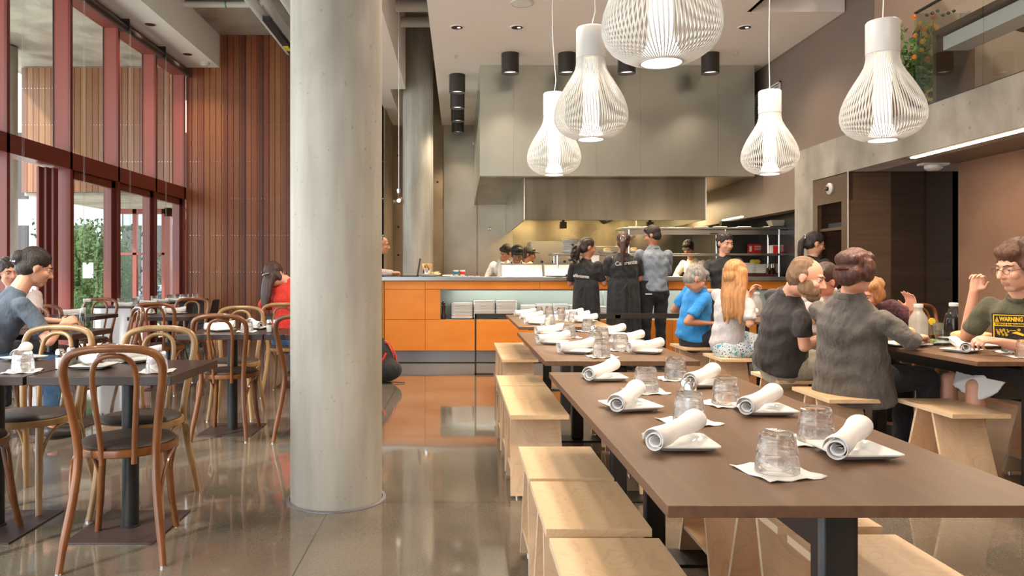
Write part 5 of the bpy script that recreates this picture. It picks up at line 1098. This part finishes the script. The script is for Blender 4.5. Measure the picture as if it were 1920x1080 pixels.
        if style == 'long': [HG((o_, -.045 + abs(o_) * .35, .04), ((.03 - abs(o_) * .2, .12), (.065 - abs(o_) * .4, .22), (.075 - abs(o_) * .5, .34), (.08 - abs(o_) * .5, .40 + .03 * math.sin(o_ * 90))), [(.030, .045), (.034, .04), (.034, .034), (.028, .025), (.010, .010)]) for o_ in (-.085, -.06, -.035, -.01, .015, .04, .065, .088)]; E((.07, -.02, -.04), (.022, .045, .085)); E((-.07, -.02, -.04), (.022, .045, .085)); E((0, .02, .09), (.065, .05, .03))
        if style == 'halfup': HG((0, -.06, .0), ((.035, .08), (.06, .2), (.07, .30)), [(.072, .05), (.07, .04), (.062, .03), (.035, .018)]); E((0, -.095, -.02), (.045, .03, .03)); E((.07, -.02, -.02), (.018, .04, .05)); E((-.07, -.02, -.02), (.018, .04, .05))
        if style == 'ponytail': E((0, .02, .085), (.065, .05, .03)); E((0, -.11, .04), (.03, .03, .028)); HG((0, -.11, .045), ((.045, .05), (.055, .15), (.055, .25), (.055, .34)), [.026, .034, .034, .026, .012])
        if style == 'curlytail':
            E((0, .02, .085), (.065, .05, .03)); LF([(0, -.10, .02), (0, -.145, -.04), (0, -.15, -.12), (0, -.14, -.19)], [.035, .055, .058, .03]); rr = random.Random(9)
            for k in range(40): E((rr.uniform(-.06, .06), rr.uniform(-.20, -.10), rr.uniform(-.20, .02)), (.018, .018, .018), n=8, m=6)
        if style == 'bun': E((0, .02, .085), (.065, .05, .03)); E((0, -.11, .03), (.05, .045, .05)); E((.066, -.025, .02), (.018, .04, .05)); E((-.066, -.025, .02), (.018, .04, .05))
        if style == 'wavy': E((0, .03, .085), (.075, .055, .042)); E((.07, .0, .01), (.028, .05, .07)); E((-.07, .0, .01), (.028, .05, .07)); E((0, -.08, -.02), (.08, .055, .07)); E((0, -.09, .06), (.07, .05, .05))
        ho = fuse(h, 'hair', mat, .0075, 2, t, lambda q: q + (q - head).normalized() * .0022 * math.sin(60 * (q - head).dot(hr) * 3.2 + 3 * math.sin((q - head).dot(hu) * 30)))
        if style in ('bun', 'halfup', 'wavy'):
            MB().tube([hd(.04, -.12, .0), hd(.0, -.14, .0), hd(-.04, -.12, .0)], .007 * hs, 8).build('hair_clip', 'amber' if style == 'wavy' else 'chrome', ho)
        if style in ('ponytail',): MB().tube([hd(.03 * math.cos(a), -.125, .045 + .03 * math.sin(a)) for a in [2 * PI * k / 12 for k in range(12)]], .006 * hs, 6, closed=True).build('hair_band', 'chrome', ho)
        # brows
        for s in (-1, 1): MB().tube([hd(.014 * s, .0905, .027), hd(.032 * s, .087, .032), hd(.046 * s, .074, .027)], [.003 * hs, .0034 * hs, .002 * hs], 6).build('eyebrow', mat, t)
    if beard:
        h = MB(); E = lambda c_, r, **k: h.ball(hd(*c_), tuple(q * hs for q in r), A, **k)
        if beard[1] == 'full': E((0, .064, -.088), (.042, .042, .038)); E((.046, .022, -.048), (.023, .050, .050)); E((-.046, .022, -.048), (.023, .050, .050)); E((.032, .056, -.062), (.028, .042, .036)); E((-.032, .056, -.062), (.028, .042, .036)); E((0, .086, -.043), (.030, .011, .007)); E((.028, .078, -.058), (.008, .012, .02)); E((-.028, .078, -.058), (.008, .012, .02)); E((0, .078, -.082), (.022, .016, .012))
        else: E((0, .070, -.098), (.020, .018, .012)); E((0, .089, -.044), (.024, .008, .004))
        fuse(h, 'beard', beard[0], .005, 2, t)
    if specs:
        for s in (-1, 1):
            lo = MB().tube([hd(.033 * s + .019 * math.cos(a), .098, .004 + .014 * math.sin(a)) for a in [2 * PI * k / 20 for k in range(20)]], .0011 * hs, 6, closed=True).tube([hd(.052 * s, .097, .008), hd(.078 * s, .06, .010), hd(.080 * s, -.01, .008)], .0016 * hs, 6)
            lo.build('glasses_rim', 'lens', t)
        MB().tube([hd(-.014, .100, .008), hd(.014, .100, .008)], .0012 * hs, 6).build('glasses_bridge', 'lens', t)
    if cap:
        c = MB(); c.ball(hd(0, -.012, .055), tuple(q * hs for q in (.086, .098, .082)), A, 22, 14); c.ball(hd(0, .10, .055), tuple(q * hs for q in (.062, .065, .009)), A, 18, 8); fuse(c, 'cap', cap, .006, 2, t)
    t['__'] = 0; del t['__']
    return t, dict(O=O, rt=rt, bf=bf, su=su, pelvis=pelvis, neck=neck, L=L, hd=hd)
def sit_legs(pv, f, drop=.45, spread=.10, thigh=.43, foot=0.0, seat=None):
    f = nrm(V((f[0], f[1], 0))); r = f.cross(V((0, 0, 1))); pv = V(pv)
    return tuple((pv + f * thigh + r * s * spread + V((0, 0, -.02)), V((pv.x, pv.y, 0)) + f * (thigh + foot) + r * s * spread * 1.1 + V((0, 0, .09))) for s in (-1, 1))
def stand_legs(pv, f, spread=.10):
    f = nrm(V((f[0], f[1], 0))); r = f.cross(V((0, 0, 1))); pv = V(pv)
    return tuple((V((pv.x, pv.y, pv.z * .53)) + f * .02 + r * s * spread, V((pv.x, pv.y, .09)) + r * s * spread * 1.1) for s in (-1, 1))

# person in olive shirt at the right, eating
pv = (3.43, 4.40, .56); fo = nrm((-.85, -.45, 0)); nk = V((3.24, 4.30, 1.07)); hdp = V((3.17, 4.24, 1.225))
t, I = person('person', 'person with brown hair and glasses in an olive t-shirt with a yellow print, eating', hdp, (-.96, -.12, -.22), fo, nk, pv,
    ((P(1930, 655, 4.05), P(1872, 640, 4.02), (-.9, .1, .12), (-.1, .3, -.95)), (P(1812, 634, 4.72), P(1826, 545, 4.60), (.15, -.3, .9), (-.75, -.4, -.3))),
    sit_legs(pv, (-1, .05), thigh=.46, spread=.13), 'skin', 'c_olive', .72, 'c_shorts', ('hbrown', 'shaggy'), 1.16, 1.12, (.0, -.05, 1), .0062, shorts=.8, specs=True, fingers=.95, collar='c_olive')
# print on the chest
c0 = P(1892, 614, 4.10) - I['O']; rgt = nrm(V((.96, -.28, -.02))); upv = nrm(V((.0, .12, 1))); m0 = frame_m(c0, rgt, upv)
def pq(x0, x1, y0, y1, z, mat, name, par): return MB().box(x0, x1, y0, y1, z, z + .0015, 0, mat=m0).build(name, mat, par)
pr = pq(-.082, .082, -.085, .075, 0, 'c_black', 'shirt_print', t)
for (a, b_, c_, d) in ((-.076, .076, .064, .069), (-.076, -.071, -.08, .069), (.071, .076, -.08, .069), (-.071, .071, .006, .024)): pq(a, b_, c_, d, .002, 'yellow', 'print_frame', pr)
m1 = m0 @ Matrix.Translation((.010, .044, .003)); text('WARNING', .034, 'yellow', 'print_lettering', pr, m1, wid=.112, bold=.0012); text('SCIENCE IN PROGRESS', .014, 'c_black', 'print_lettering', pr, m0 @ Matrix.Translation((0, .015, .004)), wid=.135, bold=.0004)
tri = MB().add([m0 @ V(q) for q in ((-.068, .029, .004), (-.048, .029, .004), (-.058, .059, .004))], [(0, 1, 2)]); tri.build('warning_triangle', 'yellow', pr); pq(-.059, -.057, .034, .050, .0045, 'c_black', 'exclamation_mark', pr)
bl = MB()
for k in range(14): bl.lathe([(.001, .003), (.004 + .002 * (k % 3), .003)], (0, 0, 0), 7, mat=m0 @ Matrix.Translation((-.060 + .0042 * k, -.014 - .009 * ((k * 5) % 4), .0)))
bl.build('splash_print', 'yellow', pr); MB().lathe([(.001, .003), (.008, .003)], n=16, mat=m0 @ Matrix.Translation((.045, -.012, 0))).build('round_print', 'yellow', pr); pq(0, .03, -.018, -.015, .003, 'yellow', 'bar_print', pr)
MB().add([m0 @ V(q) for q in ((.01, -.03, .003), (.035, -.02, .003), (.07, -.035, .003), (.065, -.045, .003), (.03, -.035, .003))], [(0, 1, 2, 3, 4)]).build('hand_print', 'yellow', pr)
o = fuse(MB().loft([V((3.25, 4.38, .62)), V((3.08, 4.3, .63)), V((2.98, 4.25, .60)), V((2.96, 4.2, .50))], [(.20, .02), (.22, .02), (.20, .02), (.10, .012)], (0, 1, 0), 18), 'lap_napkin', 'linen', .01, 3); tag(o, 'large white cloth napkin over the lap of the person in olive', 'napkin')

# grey jacket, seen from behind
pv = (2.42, 4.60, .57); nk = V((2.35, 4.50, 1.06)); hdp = P(1606, 510, 4.42)
person('person', 'person with loose auburn hair in a long grey canvas jacket, seen from behind', hdp, (.88, .45, -.12), (.85, .5, 0), nk, pv,
    ((V((2.42, 4.95, .86)), V((2.68, 5.0, .86)), (1, 0, .1), (0, 0, -1)), (V((2.58, 4.27, .80)), V((2.74, 4.50, .80)), (.8, .5, .1), (0, 0, -1))),
    sit_legs(pv, (1, .15)), 'skin', 'c_grey', 2, 'c_black', ('hauburn', 'wavy'), 1.06, 1.24, (0, 0, 1), .0085, coat=True, collar='c_grey', long_top=.02, shd=.78)
# jacket tail hanging over the stool
# charcoal t-shirt, bearded
pv = (2.27, 5.30, .56); nk = P(1480, 548, 5.12); hdp = P(1512, 522, 4.92)
person('person', 'bearded balding person in a charcoal t-shirt and khaki shorts leaning forward', hdp, (.78, -.55, -.28), (.9, .1, 0), nk, pv,
    ((V((2.52, 5.5, .86)), V((2.78, 5.45, .82)), (1, -.1, .1), (0, 0, -1)), (P(1508, 650, 4.98), P(1562, 622, 5.12), (.9, .3, .2), (0, .3, -1))),
    sit_legs(pv, (1, 0), spread=.13), 'skin', 'c_char', .62, 'c_khaki', ('hlight', 'bald'), 1.14, 1.18, (.16, 0, 1), .0065, shorts=.98, beard=('hlight', 'full'), belly=.04, collar='c_char', shd=.82)
# white knit, blond
pv = (2.38, 6.66, .56); nk = P(1376, 546, 6.55); hdp = P(1379, 517, 6.50)
person('person', 'person with long straight blond hair in a white knit top and blue floral skirt', hdp, (.85, .42, -.22), (.8, .5, 0), nk, pv,
    ((V((2.5, 6.95, .88)), V((2.68, 6.9, .98)), (.4, -.1, .9), (.5, -.5, 0)), (P(1406, 607, 6.38), P(1395, 585, 6.75), (.3, .9, .1), (0, 0, -1))),
    sit_legs(pv, (1, .1)), 'skin', 'c_knit', .80, 'floral', ('hblond', 'long'), 1.06, .96, (.1, 0, 1), .008, skirt=.24, fingers=.8)
# blue polo
pv = (2.36, 7.58, .56); nk = V((2.40, 7.48, 1.06)); hdp = P(1304, 524, 7.35)
person('person', 'grey-haired person in a bright blue polo shirt bent over a table', hdp, (.86, -.05, -.50), (.95, .1, 0), nk, pv,
    ((V((2.25, 7.85, .80)), V((2.5, 7.9, .80)), (1, 0, 0), (0, 0, -1)), (P(1288, 604, 7.30), P(1328, 606, 7.35), (1, .1, 0), (0, .1, -1))),
    sit_legs(pv, (1, 0)), 'skintan', 'c_blue', .72, 'c_denim', ('hgrey', 'short'), 1.08, 1.12, (.5, 0, .86), .008, belly=.03, collar='c_blue', specs=True)
# waiting staff at the counter
def staff(label, px, top_py, Y, f, hf, top, hair, sc=1.0, bw=1.0, arms=None, **k):
    X = (px - CX) / F * Y; zt = EYE - (top_py - CY) / F * Y; hz = zt - .125; pv = V((X, Y, zt * .555)); nk = V((X, Y + .02, zt - .28)); r = nrm(f).cross(V((0, 0, 1)))
    hp_ = V((X, Y, hz)) + nrm(V((hf[0], hf[1], 0))) * .02
    if arms is None:
        fw = nrm(f); arms = tuple((nk + r * s * .22 + fw * .04 + V((0, 0, -.29)), nk + r * s * .14 + fw * .25 + V((0, 0, -.22)), fw + V((0, 0, .1)), (0, 0, -1)) for s in (-1, 1))
    return person('person', label, hp_, hf, f, nk, pv, arms, stand_legs(pv, f), top=top, hair=hair, bw=bw, **k)
def back_print(t, I, words, dz, x0, size, tilt, wid):
    c_ = I['neck'] - I['su'] * dz - I['bf'] * .137 + I['rt'] * x0; m = frame_m(c_, I['rt'] + I['su'] * tilt, I['su']); return text(words, size, 'printgrey', 'shirt_lettering', t, m, wid=wid, thick=.002, bold=.001)
t, I = staff('person in black with a curly dark ponytail, left of the trio at the counter', 1099, 446, 9.25, (.45, .9, 0), (.95, .25, -.15), 'c_black', ('hblack', 'curlytail'), bw=.92, skin='skintan', sleeve=.8, bottom='c_black', apron='c_black', vox=.010, specs=True)
back_print(t, I, 'aféntente', .20, -.02, .055, -.12, .20)
t, I = staff('person in black with a long straight ponytail, middle of the trio at the counter', 1169, 436, 9.15, (-.05, 1, 0), (.25, .95, -.05), 'c_black', ('hdkbrown', 'ponytail'), bw=1.1, skin='skintan', sleeve=.75, bottom='c_black', apron='c_black', vox=.010)
back_print(t, I, 'Caférente', .10, .0, .07, .10, .27)
t, I = staff('person in a grey-blue dress shirt, right of the trio at the counter', 1226, 423, 9.28, (-.25, 1, 0), (-.85, .5, -.25), 'c_oxford', ('hblack', 'short'), bw=1.18, skin='skintan', sleeve=2, bottom='c_black', vox=.010, specs=True, collar='c_oxford', tuck=True)
MB().box(-.04, .04, -.004, .0, -.006, .006).build('trouser_label', 'white', t, (-.10, -.14, .93))
# moving server in black between the diners
t, I = staff('dark-haired server in a black t-shirt leaning over the far right table', 1358, 436, 8.45, (-.7, -.7, 0), (.25, -.95, -.2), 'c_black', ('hblack', 'bun'), bw=1.0, skin='skin', sleeve=.8, bottom='c_black', vox=.009,
    arms=((P(1395, 545, 8.3), P(1412, 570, 8.1), (.3, -.3, -.6), (-1, 0, 0)), (P(1300, 548, 8.3), P(1345, 545, 8.0), (.9, -.2, 0), (0, 0, -1))))
t, I = staff('server with a long black ponytail and glasses standing by the concrete pier', 1524, 436, 8.1, (.8, .5, 0), (.92, -.05, -.25), 'c_black', ('hblack', 'ponytail'), bw=.92, skin='skin', sleeve=.8, bottom='c_black', vox=.009, specs=True)
# diners half hidden behind the right table
pv = (2.98, 6.0, .56); nk = V((2.90, 5.9, 1.05)); 
person('person', 'dark-haired person with glasses looking down and holding up a white napkin', P(1545, 526, 5.75), (-.9, -.25, -.35), (-.8, -.5, 0), nk, pv,
    ((V((2.62, 5.95, .88)), P(1478, 560, 5.7), (-.6, -.1, .6), (0, -1, 0)), (V((3.1, 5.75, .86)), V((2.85, 5.6, .82)), (-1, -.2, 0), (0, 0, -1))), sit_legs(pv, (-.6, -.8)), 'skin', 'c_pale', 2, 'c_denim', ('hdkbrown', 'bun'), 1.05, .95, vox=.008, specs=True, collar='c_pale')
o = fuse(MB().loft([P(1500, 520, 5.62), P(1490, 535, 5.62), P(1478, 552, 5.62)], [(.05, .012), (.07, .012), (.05, .012)], (1, 0, .4)), 'held_napkin', 'linen', .008, 2); tag(o, 'white napkin held up before the person looking down', 'napkin')
pv = (3.28, 5.9, .56); nk = V((3.08, 5.66, .98))
person('person', 'person in a dark patterned top behind the grey jacket, raising a hand', P(1630, 552, 5.5), (-.8, -.5, -.3), (-.5, -.85, 0), nk, pv,
    ((V((3.3, 5.4, .84)), P(1712, 580, 5.15), (-.3, -.1, .95), (-.8, -.5, 0)), (V((2.9, 5.6, .85)), V((2.85, 5.4, .82)), (-.6, -.4, 0), (0, 0, -1))), sit_legs(pv, (-.5, -.85)), 'skin', 'c_plum', .9, 'c_black', ('hblond', 'wavy'), .98, .95, vox=.008, fingers=.35)
chair('d', 3.35, 5.98, PI - .5, 'bentwood chair under the person raising a hand')
chair('d', 3.0, 6.06, PI + .5, 'bentwood chair under the person holding up a napkin')
# behind the counter
def kitchen(label, px, py, Y, f, hf, hair, top='c_chef', lean=.0, nd=.17, dx=0, **k):
    hp_ = P(px, py, Y); f = nrm(f); nk = hp_ - V((-dx, 0, nd)) - f * (.05 + lean * .3); pv = V((nk.x - f.x * lean, nk.y - f.y * lean, .95 if hp_.z > 1.4 else .9)); r = f.cross(V((0, 0, 1)))
    arms = tuple((nk + r * s * .24 + f * .06 + V((0, 0, -.26)), nk + r * s * .12 + f * .26 + V((0, 0, -.30)), f, (0, 0, -1)) for s in (-1, 1))
    return person('person', label, hp_, hf, f, nk, pv, arms, stand_legs(pv, f), top=top, hair=hair, sleeve=2, bottom='c_black', vox=.009, **k)
t, I = kitchen('chef in white with a black cap and glasses, front one behind the counter', 970, 478, 10.95, (.05, -1, 0), (.0, -.9, -.35), ('hblack', 'short'), skin='skindark', hs=1.12, lean=.25, nd=.10, bw=1.25, cap='c_black', specs=True, beard=('hblack', 'goatee'))
MB().tube([I['neck'] + V((-.07, -.06, .0)), I['neck'] + V((-.09, -.13, -.12)), I['neck'] + V((-.09, -.13, -.3))], .009, 6).tube([I['neck'] + V((.07, -.06, .0)), I['neck'] + V((.09, -.13, -.12)), I['neck'] + V((.09, -.13, -.3))], .009, 6).build('apron_strap', 'c_black', t)
kitchen('chef in a black cap looking right, behind the front chef', 992, 478, 11.75, (.8, -.5, 0), (.95, -.2, -.15), ('hblack', 'short'), skin='skindark', cap='c_black', beard=('hblack', 'goatee'))
kitchen('dark-haired chef in white bending at the left behind the counter', 950, 474, 11.35, (-.6, -.7, 0), (-.8, -.4, -.5), ('hblack', 'short'), skin='skintan', lean=.3, nd=.13, dx=-.16, bw=1.2)
kitchen('cook in white with a black cap, seen between the pass shelves', 1291, 466, 11.5, (-.6, -.6, 0), (-.5, -.7, -.5), ('hblack', 'short'), skin='skintan', lean=.2, cap='c_black')
# person leaning on the left end of the counter
pv = V((-1.62, 10.35, .93)); nk = V((-1.36, 10.3, 1.40))
person('person', 'person in a pale shirt leaning with clasped hands on the counter end', P(716, 460, 10.25), (.97, -.1, -.12), (1, -.1, 0), nk, pv,
    ((V((-1.17, 10.5, 1.20)), V((-.92, 10.3, 1.19)), (.7, -.5, .05), (0, -.3, -.95)), (V((-1.17, 10.08, 1.20)), V((-.91, 10.16, 1.19)), (.8, .4, .05), (0, .3, -.95))), stand_legs(pv, (1, 0)), 'skintan', 'c_pale', 2, 'c_denim', ('hauburn', 'bald'), 1.05, 1.05, vox=.008, collar='c_pale', fingers=.9)
# person in red, back to us
pv = (-1.70, 7.42, .57); nk = V((-1.70, 7.50, 1.10))
t, I = person('person', 'person with long dark hair in a bright red top, back to the camera', P(516, 517, 7.5) , (.5, .85, -.1), (.15, 1, 0), nk, pv,
    ((V((-2.0, 7.6, .86)), V((-1.9, 7.85, .84)), (.3, 1, 0), (0, 0, -1)), (V((-1.42, 7.65, .86)), V((-1.5, 7.9, .84)), (-.2, 1, 0), (0, 0, -1))),
    sit_legs(pv, (.15, 1)), 'skin', 'c_red', 2, 'c_jean', ('hdkbrown', 'halfup'), 1.08, 1.1, vox=.009)
# leaning person at the left edge
pv = (-3.34, 5.22, .56); nk = V((-3.18, 5.36, 1.06))
person('person', 'dark-haired person in a slate blue t-shirt leaning forward at the left edge', P(66, 503, 5.45), (.75, .6, -.35), (.55, .8, 0), nk, pv,
    ((V((-3.35, 5.62, .84)), V((-3.05, 5.75, .82)), (1, .1, 0), (0, 0, -1)), (P(92, 640, 5.25), P(118, 608, 5.5), (.4, .7, .3), (-.5, 0, -.5))),
    sit_legs(pv, (.85, .5), spread=.09), 'skin', 'c_slate', .75, 'c_jean', ('hblack', 'bun'), 1.15, 1.0, vox=.008, fingers=.5)
pv = (-3.8, 6.48, .56); nk = V((-3.82, 6.4, 1.05))
person('person', 'person with sleek black hair at the left edge, facing the leaning one', P(16, 511, 6.35), (.75, -.6, -.15), (.2, -1, 0), nk, pv,
    ((V((-3.55, 6.25, .84)), V((-3.65, 6.0, .82)), (-.2, -1, 0), (0, 0, -1)), (V((-4.05, 6.25, .84)), V((-3.95, 6.0, .82)), (.2, -1, 0), (0, 0, -1))),
    sit_legs(pv, (0, -1)), 'skin', 'c_pale', .8, 'c_denim', ('hblack', 'bun'), 1.0, .95, vox=.008)
